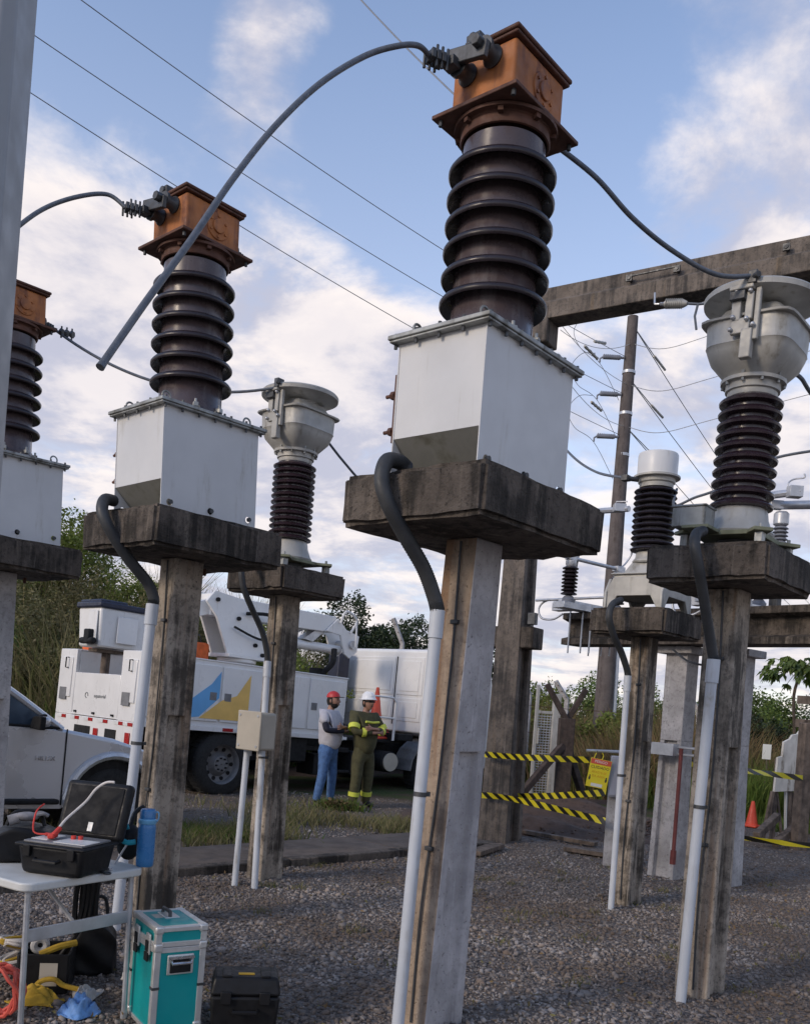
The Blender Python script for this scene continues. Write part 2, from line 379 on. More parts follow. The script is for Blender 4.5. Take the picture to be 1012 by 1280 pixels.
def ground_mat():
    m, nt, b = newmat('gravel_ground'); p = wpos(nt)
    vo = nt.nodes.new('ShaderNodeTexVoronoi'); vo.inputs['Scale'].default_value = 34; nt.links.new(p, vo.inputs['Vector'])
    hs = nt.nodes.new('ShaderNodeSeparateColor'); nt.links.new(vo.outputs['Color'], hs.inputs[0])
    g = mixc(nt, hs.outputs[0], (.085, .073, .067), (.26, .228, .206))
    g = mixc(nt, mr(nt, hs.outputs[1], .6, .9), g, (.22, .165, .125))
    dirt = mr(nt, nz(nt, p, .55, 6, .6), .47, .62)
    g = mixc(nt, mth(nt, 'MULTIPLY', dirt, .6), g, (.17, .128, .098))
    dp = nt.nodes.new('ShaderNodeVectorMath'); dp.operation = 'DOT_PRODUCT'; nt.links.new(p, dp.inputs[0]); dp.inputs[1].default_value = (-.705, .71, 0)
    track = mr(nt, mth(nt, 'ADD', dp.outputs['Value'], mth(nt, 'MULTIPLY', nz(nt, p, 1.2, 5), 1.0)), 8.0, 8.6)
    worn = mixc(nt, mr(nt, nz(nt, p, 1.7, 6, .65), .40, .60), (.185, .14, .10), (.125, .11, .098))
    g = mixc(nt, mth(nt, 'MULTIPLY', track, .75), g, worn)
    # grass and earth beyond the yard
    sx = nt.nodes.new('ShaderNodeSeparateXYZ'); nt.links.new(p, sx.inputs[0])
    far = mr(nt, mth(nt, 'ADD', sx.outputs[1], mth(nt, 'MULTIPLY', nz(nt, p, .8, 5), 2.4)), 15.6, 17.0)
    earth = mixc(nt, mr(nt, nz(nt, p, 1.3, 6), .4, .6), (.10, .075, .05), (.065, .085, .03))
    c = mixc(nt, far, g, earth)
    nt.links.new(c, b.inputs['Base Color']); b.inputs['Roughness'].default_value = .92; b.inputs['Specular IOR Level'].default_value = .2
    h = mth(nt, 'ADD', mth(nt, 'MULTIPLY', vo.outputs['Distance'], -1.6), nz(nt, p, 60, 4)); bump(nt, b, h, .9, .02)
    return m
M_ground = ground_mat()
M_stone = island('gravel_stone', [(.095, .083, .078), (.175, .157, .147), (.24, .216, .200), (.31, .280, .260), (.22, .168, .132), (.39, .357, .335)], .88, .2, .25, tint=(.125, .088, .062))
M_soil = mat('brown_soil', (.095, .062, .047), .95, 0, .4, 5, (.045, .03, .024), (.45, .65), .02, 16, streak=False)
M_path = mat('dusty_path_concrete', (.125, .095, .073), .9, 0, .3, 3, (.07, .055, .045), (.48, .68), .006, 30, streak=False)
M_drygrass = island('dry_grass_blade', [(.19, .165, .075), (.24, .20, .105), (.12, .135, .045), (.28, .235, .13), (.085, .11, .03)], .8, .3, .2, .25)
M_greengrass = island('green_grass_blade', [(.08, .13, .025), (.13, .19, .04), (.17, .21, .055), (.09, .15, .03)], .75, .3, .2, .3)
M_redgrass = island('russet_weed', [(.22, .15, .08), (.26, .17, .09), (.17, .15, .065), (.21, .19, .08)], .8, .3, .2, .25)
M_leaf = island('leaf_green', [(.065, .105, .025), (.10, .155, .035), (.15, .20, .05), (.08, .125, .03)], .6, .35, .4, .25)
M_leafd = island('leaf_dark', [(.018, .034, .014), (.03, .05, .02), (.045, .066, .024), (.025, .042, .018)], .6, .3, .4, .2)
M_leafy = island('leaf_yellow_green', [(.12, .16, .03), (.17, .21, .045), (.13, .175, .04), (.21, .22, .07)], .65, .3, .3, .3)
M_olive_leaf = island('leaf_olive', [(.13, .125, .05), (.19, .17, .08), (.10, .11, .04), (.24, .20, .11)], .7, .3, .3, .25)
M_bark = mat('bark', (.085, .065, .05), .95, 0, .35, 10, (.03, .025, .02), (.45, .65), .006, 40)
M_poleW = mat('grey_pole_timber', (.125, .105, .098), .85, 0, .2, 5, (.07, .055, .05), (.46, .64), .003, 50)
def hatch_tape():
    m, nt, b = newmat('hazard_tape')
    uv = nt.nodes.new('ShaderNodeUVMap'); s = nt.nodes.new('ShaderNodeSeparateXYZ'); nt.links.new(uv.outputs[0], s.inputs[0])
    t = mth(nt, 'FRACT', mth(nt, 'ADD', s.outputs[0], mth(nt, 'MULTIPLY', s.outputs[1], .55)), 0)
    f = mth(nt, 'GREATER_THAN', t, .5)
    nt.links.new(mixc(nt, f, (.70, .58, .02), (.015, .014, .01)), b.inputs['Base Color']); b.inputs['Roughness'].default_value = .45
    return m
M_tape = hatch_tape()
exec_marker = 0
# ------------------------------------------------------------------ ground and setting
def build_ground():
    me = bpy.data.meshes.new('ground'); bm = bmesh.new()
    xs = [-900, -300, -80, -30] + list(np.arange(-14, 20.1, 1.0)) + [40, 90, 300, 900]
    ys = [-300, -80, -20] + list(np.arange(-4, 24.1, 1.0)) + [30, 45, 80, 150, 400, 1500]
    g = [[bm.verts.new((x, y, 0)) for x in xs] for y in ys]
    for j in range(len(ys)-1):
        for i in range(len(xs)-1): bm.faces.new((g[j][i], g[j][i+1], g[j+1][i+1], g[j+1][i]))
    bm.to_mesh(me); bm.free(); me.materials.append(M_ground)
    o = bpy.data.objects.new('ground', me); COL.objects.link(o); struct(o)
build_ground()

def np_mesh(name, verts, faces, mat_, parent=None, smooth=False):
    """verts (n,3) and faces (m,k) arrays"""
    me = bpy.data.meshes.new(name); n, k = len(verts), faces.shape[1]; m = len(faces)
    me.vertices.add(n); me.vertices.foreach_set('co', np.ascontiguousarray(verts, dtype=np.float32).ravel())
    me.loops.add(m*k); me.loops.foreach_set('vertex_index', np.ascontiguousarray(faces, dtype=np.int32).ravel())
    me.polygons.add(m); me.polygons.foreach_set('loop_start', np.arange(0, m*k, k, dtype=np.int32))
    me.polygons.foreach_set('loop_total', np.full(m, k, dtype=np.int32))
    if smooth: me.polygons.foreach_set('use_smooth', np.ones(m, dtype=bool))
    me.update(calc_edges=True); me.validate()
    me.materials.append(mat_)
    o = bpy.data.objects.new(name, me); COL.objects.link(o)
    if parent is not None: o.parent = parent
    return o

def ico():
    bm = bmesh.new(); bmesh.ops.create_icosphere(bm, subdivisions=1, radius=1); bm.verts.ensure_lookup_table()
    v = np.array([q.co[:] for q in bm.verts]); f = np.array([[q.index for q in p.verts] for p in bm.faces]); bm.free(); return v, f
ICO_V, ICO_F = ico()
def stones(name, pts, size, mat_):
    n = len(pts)
    sc_ = size[:, None]*rng.uniform(.6, 1.25, (n, 3)); sc_[:, 2] *= .66
    v = ICO_V[None]*(1+rng.normal(0, .24, (n, 12, 1)))*sc_[:, None, :]
    a = rng.uniform(0, 2*np.pi, n); b = rng.normal(0, .5, n)
    ca, sa, cb, sb = np.cos(a)[:, None], np.sin(a)[:, None], np.cos(b)[:, None], np.sin(b)[:, None]
    x, y, z = v[..., 0], v[..., 1], v[..., 2]
    y, z = y*cb-z*sb, y*sb+z*cb
    x, y = x*ca-y*sa, x*sa+y*ca
    v = np.stack([x, y, z], -1)+pts[:, None, :]
    f = ICO_F[None]+(np.arange(n)*12)[:, None, None]
    return np_mesh(name, v.reshape(-1, 3), f.reshape(-1, 3), mat_)
def blocked(x, y):   # inside the raised path or beyond
    # distance beyond kerb line through KA, KB
    d = (x-KA.x)*(-KD.y)+(y-KA.y)*KD.x
    return (d > 0) & (d < .95) & (x < 1.25)
KA, KB = Vector((-5.2, 4.3)), Vector((1.19, 10.65)); KD = (KB-KA).normalized()
def build_gravel():
    n = 260000
    Y = np.sqrt(rng.uniform(3.3**2, 15.2**2, n)); X = rng.uniform(-.52, .50, n)*Y
    keep = (~blocked(X, Y)) & (rng.uniform(0, 1, n) < np.clip(1.5-Y*.12, .10, 1))
    X, Y = X[keep], Y[keep]; s = np.where(rng.uniform(0, 1, len(X)) < .965, rng.gamma(5, .00175, len(X)), rng.gamma(9, .0019, len(X))).clip(.005, .028)
    o = stones('gravel', np.stack([X, Y, s*.25], -1), s, M_stone); stuff(o, 'loose grey crushed stone spread over the switchyard ground', 'gravel')
build_gravel()

# raised path with kerb edge
def build_kerb():
    k = MB(); ang = math.atan2(KD.y, KD.x); nrm = Vector((-KD.y, KD.x))
    Ltot = (KB-KA).length; nseg = 6
    root = struct(thing('path', 'low raised earth coloured concrete path behind the pedestals', 'path', (KA.x, KA.y, 0), ang))
    for i in range(nseg):
        w = Ltot/nseg
        MB().box((w*(i+.5), .07, .025), (w-.012, .14, .10)).build('kerb_stone', M_slab, root, .012)
        MB().box((w*(i+.5), .545, .022), (w-.006, .80, .09)).build('slab', M_path, root, .01)
build_kerb()

# ------------------------------------------------------------------ vegetation generators
def blades(name, base, h, w, lean, mat_, parent=None):
    n = len(base); a = rng.uniform(0, 2*np.pi, n); la = rng.uniform(0, 2*np.pi, n)
    dx, dy = np.cos(a)*w, np.sin(a)*w; lx, ly = np.cos(la)*lean*h, np.sin(la)*lean*h
    lv = []
    for t, ww, bend in ((0, 1, 0), (.5, .75, .3), (1., .04, 1.0)):
        zc = h*t*(1-.18*bend*lean)
        cx = base[:, 0]+lx*bend; cy = base[:, 1]+ly*bend
        lv += [np.stack([cx-dx*ww, cy-dy*ww, base[:, 2]+zc], -1), np.stack([cx+dx*ww, cy+dy*ww, base[:, 2]+zc], -1)]
    v = np.stack(lv, 1)
    f = np.array([[0, 1, 3, 2], [2, 3, 5, 4]])[None]+(np.arange(n)*6)[:, None, None]
    return np_mesh(name, v.reshape(-1, 3), f.reshape(-1, 4), mat_, parent)
def leafquads(name, c, size, mat_, parent=None, droop=0., aspect=.5):
    n = len(c)
    d = rng.normal(0, 1, (n, 3)); d[:, 2] = d[:, 2]*.6-droop; d /= np.linalg.norm(d, axis=1)[:, None]
    e = rng.normal(0, 1, (n, 3)); s = np.cross(d, e); s /= np.linalg.norm(s, axis=1)[:, None]+1e-6
    L = size[:, None]; W = L*aspect
    nn = np.cross(d, s)
    v = np.stack([c-d*L*.5, c+s*W*.5+nn*L*.10, c+d*L*.5, c-s*W*.5+nn*L*.10], 1)
    f = (np.arange(n)*4)[:, None]+np.array([[0, 1, 2, 3]])
    return np_mesh(name, v.reshape(-1, 3), f, mat_, parent)
def clump_points(n, lobes, jitter=.25):
    """points spread on uneven lobes [(x,y,z,rx,ry,rz)]"""
    w = np.array([l[3]*l[4]*l[5] for l in lobes])**.7; w /= w.sum()
    idx = rng.choice(len(lobes), n, p=w); L = np.array(lobes)[idx]
    d = rng.normal(0, 1, (n, 3)); d /= np.linalg.norm(d, axis=1)[:, None]
    r = (rng.uniform(.25, 1, n)**.5)[:, None]+rng.normal(0, jitter*.4, (n, 1))
    return L[:, :3]+d*r*L[:, 3:]
def bush(label, name, cat, x, y, z, rx, h, n, leaf, mat_, lobes=14, group=None, trunk=True):
    t = thing(name, label, cat, (x, y, z), 0, group)
    lb = []
    for i in range(lobes):
        a = rng.uniform(0, 2*np.pi); rr = rx*math.sqrt(rng.uniform(0, 1))*.8; zz = h*rng.uniform(.25, .85)*(1-.35*(rr/rx)**2)
        q = rng.uniform(.22, .42)
        lb.append((rr*math.cos(a), rr*math.sin(a), zz, rx*q, rx*q, h*q*.55))
    # twig bunches break the outline
    for i in range(lobes*3):
        b = lb[rng.integers(0, lobes)]; d = rng.normal(0, 1, 3); d /= np.linalg.norm(d)
        lb.append((b[0]+d[0]*b[3]*1.1, b[1]+d[1]*b[4]*1.1, b[2]+abs(d[2])*b[5]*1.1, b[3]*.25, b[4]*.25, b[5]*.35))
    pts = clump_points(n, lb)
    pts = pts[pts[:, 2] > .02]
    leafquads('crown', pts, rng.uniform(.6, 1.3, len(pts))*leaf, mat_, t, .2)
    m = MB(); m.tube(spline([(0, 0, -.05), (.04*rx, 0, h*.25), (0, .05*rx, h*.55)], 4), [.06*h*.4]*4+[.04*h*.4]*4+[.02], 7)
    for i in range(6):
        b = lb[i]; m.tube(spline([(0, 0, h*.12), (b[0]*.5, b[1]*.5, b[2]*.6), (b[0], b[1], b[2])], 4), [.025*h*.5]*4+[.015*h*.5]*4+[.006], 5)
    m.build('trunk', M_bark, t)
    return t

def hill_z(x, y):
    a = np.clip((y-17.0-np.clip(x+3, 0, 6)*.6)/8.0, 0, 1); s = a*a*(3-2*a)
    left = np.clip((1.5-x)/7.0, 0, 1)
    return 2.9*s*left
def build_hill():
    xs = np.arange(-40, 8.1, 1.0); ys = np.arange(16.5, 60, 1.0)
    X, Y = np.meshgrid(xs, ys); Z = hill_z(X, Y)+rng.normal(0, .05, X.shape)-.06
    v = np.stack([X, Y, Z], -1).reshape(-1, 3); nx = len(xs)
    f = np.array([[j*nx+i, j*nx+i+1, (j+1)*nx+i+1, (j+1)*nx+i] for j in range(len(ys)-1) for i in range(nx-1)])
    o = np_mesh('hill', v, f, M_soil, None, True); struct(o)
build_hill()

TRK_O, TRK_D = (-3.66, 12.9), (.695, .72)
def off_truck(x, y):
    d = -(x-TRK_O[0])*TRK_D[1]+(y-TRK_O[1])*TRK_D[0]; l = (x-TRK_O[0])*TRK_D[0]+(y-TRK_O[1])*TRK_D[1]
    return (d > 3.1) | (l > 8.6)
def veg():
    # tall dry grass on the hillside at left
    n = 26000
    x = rng.uniform(-15, 2.0, n); y = 16.8+8*rng.uniform(0, 1, n)**1.3
    tuft = rng.normal(0, .16, (n, 2)); cx = np.round(x*1.6)/1.6+tuft[:, 0]; cy = np.round(y*1.6)/1.6+tuft[:, 1]
    k = off_truck(cx, cy); cx, cy = cx[k], cy[k]; n = len(cx)
    base = np.stack([cx, cy, hill_z(cx, cy)-.1], -1)
    prof = 1.75+.6*np.sin(cx*.9+1.1)*np.cos(cy*.7)+.35*np.sin(cx*2.7)
    prof = np.where(cx > -2.4, prof*.62, prof); prof = np.where((cx < -5.5), prof*1.22, prof)
    h = prof*rng.uniform(.55, 1.15, n)
    o = blades('dry_grass', base, h, rng.uniform(.008, .022, n), rng.uniform(.15, .75, n), M_drygrass); stuff(o, 'tall dry straw coloured grass covering the hillside behind the truck', 'grass')
    n = 20000
    x = rng.uniform(-15, 2.5, n); y = 16.2+6*rng.uniform(0, 1, n)
    k = off_truck(x, y); x, y = x[k], y[k]; n = len(x)
    base = np.stack([x, y, hill_z(x, y)-.1], -1)
    o = blades('green_grass', base, rng.uniform(.5, 1.7, n), rng.uniform(.008, .02, n), rng.uniform(.2, .8, n), M_greengrass); stuff(o, 'green grass mixed into the dry hillside growth', 'grass')
    # russet weeds right of the gantry
    n = 26000
    x = rng.uniform(1.6, 9.5, n); y = 17.2+6*rng.uniform(0, 1, n)**1.2
    k = off_truck(x, y); x, y = x[k], y[k]; n = len(x)
    base = np.stack([x, y, np.zeros(n)-.05], -1)
    h = (1.55+.5*np.sin(x*1.4)*np.cos(y))*rng.uniform(.55, 1.2, n)
    o = blades('tall_weeds', base, h, rng.uniform(.008, .02, n), rng.uniform(.15, .7, n), M_redgrass); stuff(o, 'russet brown tall weeds behind the fence corner post', 'weeds')
    n = 30000
    x = rng.uniform(1.6, 15, n); y = 15.9+5*rng.uniform(0, 1, n)**1.4
    k = off_truck(x, y); x, y = x[k], y[k]; n = len(x)
    base = np.stack([x, y, np.zeros(n)-.03], -1)
    h = np.where(x > 6, 1.05, .85)*rng.uniform(.4, 1.25, n)
    o = blades('fresh_grass', base, h, rng.uniform(.007, .016, n), rng.uniform(.2, .8, n), M_greengrass); stuff(o, 'fresh green grass growing along the right boundary', 'grass')
    # strip of short grass beside the path
    n = 20000
    t = rng.uniform(0, 9.4, n); w = 1.0+rng.gamma(2, .60, n)
    x = KA.x+KD.x*t-KD.y*w; y = KA.y+KD.y*t+KD.x*w
    k = (np.sin(x*3.1)+np.sin(y*2.3+x))+rng.normal(0, .5, n) > -.1
    x, y = x[k], y[k]; n = len(x)
    o = blades('short_grass', np.stack([x, y, np.zeros(n)], -1), rng.uniform(.05, .2, n), rng.uniform(.004, .009, n), rng.uniform(.3, 1., n), M_drygrass); stuff(o, 'patchy short straw grass between path and truck', 'grass')
    n = 2200
    x = rng.normal(-2.35, .45, n); y = rng.normal(9.9, .22, n)
    o = blades('lush_grass', np.stack([x, y, np.zeros(n)], -1), rng.uniform(.05, .16, n), rng.uniform(.005, .01, n), rng.uniform(.3, 1., n), M_greengrass); stuff(o, 'small lush green grass patch behind the second pedestal', 'grass')
    n = 5000
    x = rng.uniform(6.0, 8.6, n); y = rng.uniform(14.5, 17.5, n)
    o = blades('turf', np.stack([x, y, np.zeros(n)], -1), rng.uniform(.06, .22, n), rng.uniform(.006, .012, n), rng.uniform(.3, 1., n), M_greengrass); stuff(o, 'short turf around the orange cone at right', 'grass')
veg()
bush('bright green bushy tree showing above the far-left pedestal', 'tree', 'tree', -8.3, 22.5, 2.7, 1.7, 3.1, 9000, .11, M_leafy)
bush('dark green dense shrub above the truck deck between boom and cab', 'shrub', 'shrub', -1.6, 25.5, 1.6, 1.5, 2.9, 11000, .10, M_leafd)
bush('dark green dense shrub rising between gantry column and truck cab', 'shrub', 'shrub', -.35, 26.5, 1.3, 1.9, 3.4, 13000, .10, M_leafd)
bush('dark green dense tree behind the truck boom elbow', 'tree', 'tree', 1.0, 28.5, .9, 1.9, 3.7, 12000, .11, M_leafd)
bush('dry brown creeper covered tree on the hillside behind the bucket', 'tree', 'tree', -5.0, 20.5, .9, 1.0, 3.2, 6000, .10, M_drygrass)
bush('small yellow green bush seen under the truck boom', 'bush', 'bush', -2.3, 18.6, .3, 1.5, 2.2, 8000, .08, M_leafy)
for i, (x, y, r_, h_, n_, m_, lb) in enumerate((
        (4.0, 24.0, 1.5, 2.9, 7000, M_leafy, 'yellow green shrub between gantry column and wooden pole'),
        (6.0, 25.0, 1.3, 3.2, 7000, M_leaf, 'leafy shrub behind the weathered timber utility pole'),
        (8.3, 24.0, 1.7, 3.0, 9000, M_leaf, 'leafy shrub between the two grey switch columns'),
        (9.0, 21.0, 1.5, 2.75, 11000, M_leaf, 'dark leafy bush just right of the nearest right pedestal'),
        (10.9, 22.5, 1.8, 3.1, 12000, M_leaf, 'large leafy bush left of the papaya tree'),
        (9.4, 18.6, .85, 1.8, 6000, M_leafy, 'yellow green bush behind the small white notice'),
        (12.6, 23.5, 2.0, 3.0, 9000, M_leafd, 'dark bush behind the whitewashed board at right edge'))):
    bush(lb, 'bush', 'bush', x, y, 0, r_*1.15, h_, int(n_*1.7), .085, m_)

for i, (x, y, z, r_, h_, m_, lb) in enumerate((
        (-9.6, 19.5, .9, 1.5, 2.6, M_olive_leaf, 'olive brown shrub on the hillside behind the far-left pedestal'),
        (-7.3, 19.0, .6, 1.3, 2.9, M_olive_leaf, 'olive brown shrub on the hillside just left of the truck bucket'),
        (-8.4, 17.9, .3, 1.2, 2.6, M_leaf, 'green leafy shrub at the foot of the slope behind the pickup'),
        (-10.2, 20.6, 1.5, 1.5, 2.9, M_leaf, 'green leafy shrub midway up the slope at far left'),
        (-5.6, 18.9, .5, 1.2, 2.5, M_olive_leaf, 'olive shrub between the truck bucket and the boom knuckle'),
        (-6.2, 21.5, 1.6, 1.5, 2.7, M_leafy, 'yellow green shrub on the hillside above the truck bucket'),
        (-6.6, 17.6, .2, 1.1, 2.4, M_olive_leaf, 'olive shrub at the slope foot left of the open truck bed'),
        (-9.0, 18.8, .7, 1.3, 2.9, M_olive_leaf, 'brown olive shrub on the slope above the pickup roof'),
        (-7.9, 20.4, 1.3, 1.4, 2.9, M_olive_leaf, 'brown olive shrub high on the slope behind the second pedestal hose'),
        (-4.4, 19.6, .6, 1.2, 2.6, M_olive_leaf, 'brown olive shrub directly behind the boom turret'),
        (-11.5, 22.0, 2.0, 1.8, 3.0, M_leaf, 'rounded green shrub highest on the hillside at far left'),
        (-3.6, 20.8, .8, 1.3, 2.4, M_leafy, 'yellow green shrub on the slope behind the boom turret'))):
    bush(lb, 'shrub', 'shrub', x, y, z, r_, h_, 9000, .085, m_)
for i, (x, y, r_, h_, m_, lb) in enumerate((
        (9.0, 17.6, .8, 1.7, M_leafy, 'low yellow green bush right behind the orange cone'),
        (4.5, 19.4, .9, 1.9, M_leafy, 'yellow green bush behind the fence corner post'),
        (5.9, 19.0, .8, 1.7, M_leaf, 'green bush at the foot of the timber pole'),
        (10.2, 19.8, 1.1, 2.5, M_leafy, 'yellow green rounded bush left of the papaya trunk'),
        (11.8, 20.6, 1.2, 2.5, M_leaf, 'rounded green bush behind the whitewashed board top'),
        (7.6, 19.6, .9, 2.1, M_leafd, 'dark rounded bush hidden mostly by the nearest right pedestal'),
        (3.0, 21.8, 1.2, 2.5, M_leafy, 'yellow green bush behind the pale gate'))):
    bush(lb, 'bush', 'bush', x, y, 0, r_, h_, 9000, .08, m_)
def papaya():
    b = P(983, 1000, 20.0); x = b.x
    t = thing('papaya_tree', 'slender papaya-like tree with umbrella of broad leaves at right', 'tree', (x, 20.0, 0))
    m = MB(); m.tube(spline([(0, 0, -.05), (.06, 0, 1.4), (.0, .04, 2.4), (.12, 0, 2.95)], 5), .035, 8); m.build('trunk', M_bark, t)
    pet = MB(); vs = []; fs = []
    for i in range(64):
        a = i*2.4; el = rng.uniform(-.5, 1.1); ln = rng.uniform(.4, .85)
        tip = Vector((.1+ln*math.cos(a)*math.cos(el), ln*math.sin(a)*math.cos(el), 2.9+ln*math.sin(el)*.6))
        pet.tube([(.1, 0, 2.87), (.1+.5*(tip.x-.1), .5*tip.y, .5*(2.95+tip.z)+.06), tip], .008, 4)
        for k in range(7):                    # lobed palmate leaf
            b_ = a+(k-3)*.5; l2 = .17*(1-.09*abs(k-3)); dr = -.08-rng.uniform(0, .16)
            e = tip+Vector((l2*math.cos(b_), l2*math.sin(b_), dr)); s = Vector((-math.sin(b_), math.cos(b_), 0))*.045
            mid = tip.lerp(e, .55)+Vector((0, 0, .03)); q = len(vs)
            vs += [tip, mid+s, e, mid-s]; fs.append((q, q+1, q+2, q+3))
    pet.build('stalks', M_leafy, t)
    np_mesh('crown', np.array([v[:] for v in vs]), np.array(fs), M_leaf, t)
papaya()
# ------------------------------------------------------------------ pedestals
YAW = R(50.0)
E1 = Vector((math.cos(YAW), math.sin(YAW), 0)); E2 = Vector((-math.sin(YAW), math.cos(YAW), 0))
C = Vector((.29, 4.62, 0)); L_ = Vector((-1.57, 6.22, 0)); FL = Vector((-3.49, 7.75, 0))
S_ = Vector((-1.10, 7.95, 0)); R_ = Vector((1.89, 5.52, 0)); M_ = Vector((2.05, 8.05, 0))

def pedestal(label, pos, top, sx, sy, th, m_post_, wx=(.315, .225), wy=(.195, .190), rec=1.38, group='concrete pedestals of the switchyard', lean=0.0):
    t = thing('pedestal', label, 'pedestal', pos, YAW, group)
    h = top-th
    def wx_(z): return wx[0]+(wx[1]-wx[0])*z/h
    def wy_(z): return wy[0]+(wy[1]-wy[0])*z/h
    def isec(z):
        a, b = wx_(z)/2, wy_(z)/2; w = a*.62; g = .036
        k = lean*(1-z/h); kx, ky = k*math.cos(YAW), -k*math.sin(YAW)
        return [(p+kx, q+ky) for p, q in ((-a, -b), (-w, -b), (-w+.012, -b+g), (w-.012, -b+g), (w, -b), (a, -b), (a, b), (w, b), (w-.012, b-g), (-w+.012, b-g), (-w, b), (-a, b))]
    m = MB(); z0 = -.15
    p0, p1 = isec(z0), isec(rec); n = len(p0); a1, b1 = wx_(h)/2, wy_(h)/2
    top4 = [(-a1, -b1, h-.002), (a1, -b1, h-.002), (a1, b1, h-.002), (-a1, b1, h-.002)]
    m.add([(a, b, z0) for a, b in p0]+[(a, b, rec) for a, b in p1]+top4, [(i, (i+1) % n, n+(i+1) % n, n+i) for i in range(n)]+[
        (n+1, n+2, n+3, n+4), (n+7, n+8, n+9, n+10), (n, n+1, n+4, n+5, 25, 24), (n+6, n+7, n+10, n+11, 27, 26), (n+5, n+6, 26, 25), (n+11, n, 24, 27), (24, 25, 26, 27)])
    po = m.build('post', m_post_ if isinstance(m_post_, tuple) else (m_post_,), t, .008)
    if isinstance(m_post_, tuple):
        for p in po.data.polygons:
            if abs(p.normal.x) < .8 or abs(p.center.x) < .12: p.material_index = 1
    s = MB(); s.box((0, 0, top-th/2), (sx, sy, th))
    # chipped rim: split the slab and jitter
    o = s.build('cap_slab', M_slab, t)
    bm = bmesh.new(); bm.from_mesh(o.data); bmesh.ops.bevel(bm, geom=bm.edges[:], offset=.022, segments=2, affect='EDGES')
    bmesh.ops.subdivide_edges(bm, edges=[e for e in bm.edges if e.calc_length() > .3], cuts=9, use_grid_fill=True)
    for v in bm.verts:
        v.co += Vector(rng.normal(0, .0035, 3)); v.co.z = min(v.co.z, top)
    bm.to_mesh(o.data); bm.free()
    for p in o.data.polygons: p.use_smooth = True
    o.data.set_sharp_from_angle(angle=R(40))
    # earth wire stapled to the left face
    w = MB(); lx = lambda z: lean*(1-z/h)*math.cos(YAW); ly = lambda z: -lean*(1-z/h)*math.sin(YAW)
    pts = [Vector((lx(z)-wx_(z)/2-.010+.003*math.sin(z*7), ly(z)-.02+.012*math.sin(z*3.1), z)) for z in np.linspace(.05, h-.02, 26)]
    w.tube(pts, .006, 6); w.build('earth_wire', M_hose, t)
    c_ = MB()
    for z in (.9, h-.42): c_.box((lx(z)-wx_(z)/2-.010, ly(z)-.02+.012*math.sin(z*3.1), z), (.022, .045, .022))
    c_.split('wire_clip', M_alud, t, .004)
    g = MB(); g.cyl((sx*.3, sy*.2, top-th-.05), (sx*.3, sy*.2, top-th+.02), .014, None, 8); g.build('drain_stub', M_rustd, t)
    return t
pedestal('pale concrete pedestal with rust streaks carrying the nearest orange-headed transformer', C, 2.68, 1.08, .85, .245, (M_conc, M_conc_c), lean=-.055)
pedestal('mouldy dark pedestal behind the folding table under the second orange-headed transformer', L_, 2.70, 1.04, .83, .25, M_conc_d, (.25, .22), (.185, .185), rec=1.40, lean=-.03)
pedestal('pedestal cut by the left picture edge in front of the silver pickup door', FL, 2.70, 1.04, .83, .25, M_conc_g)
pedestal('slim dark pedestal with beige junction box beside the truck rear wheel', S_, 2.655, .74, .72, .21, M_conc_d, (.25, .20), (.185, .18), 1.5)
pedestal('mouldy pedestal with long white pipe nearest on the right side', R_, 2.635, .82, .72, .215, M_conc_d, (.28, .215), (.20, .19), 1.48)
pedestal('dark weathered pedestal holding the transformer with white cylindrical cap', M_, 2.55, .78, .70, .22, M_conc_d, (.25, .19), (.18, .17), 1.42)

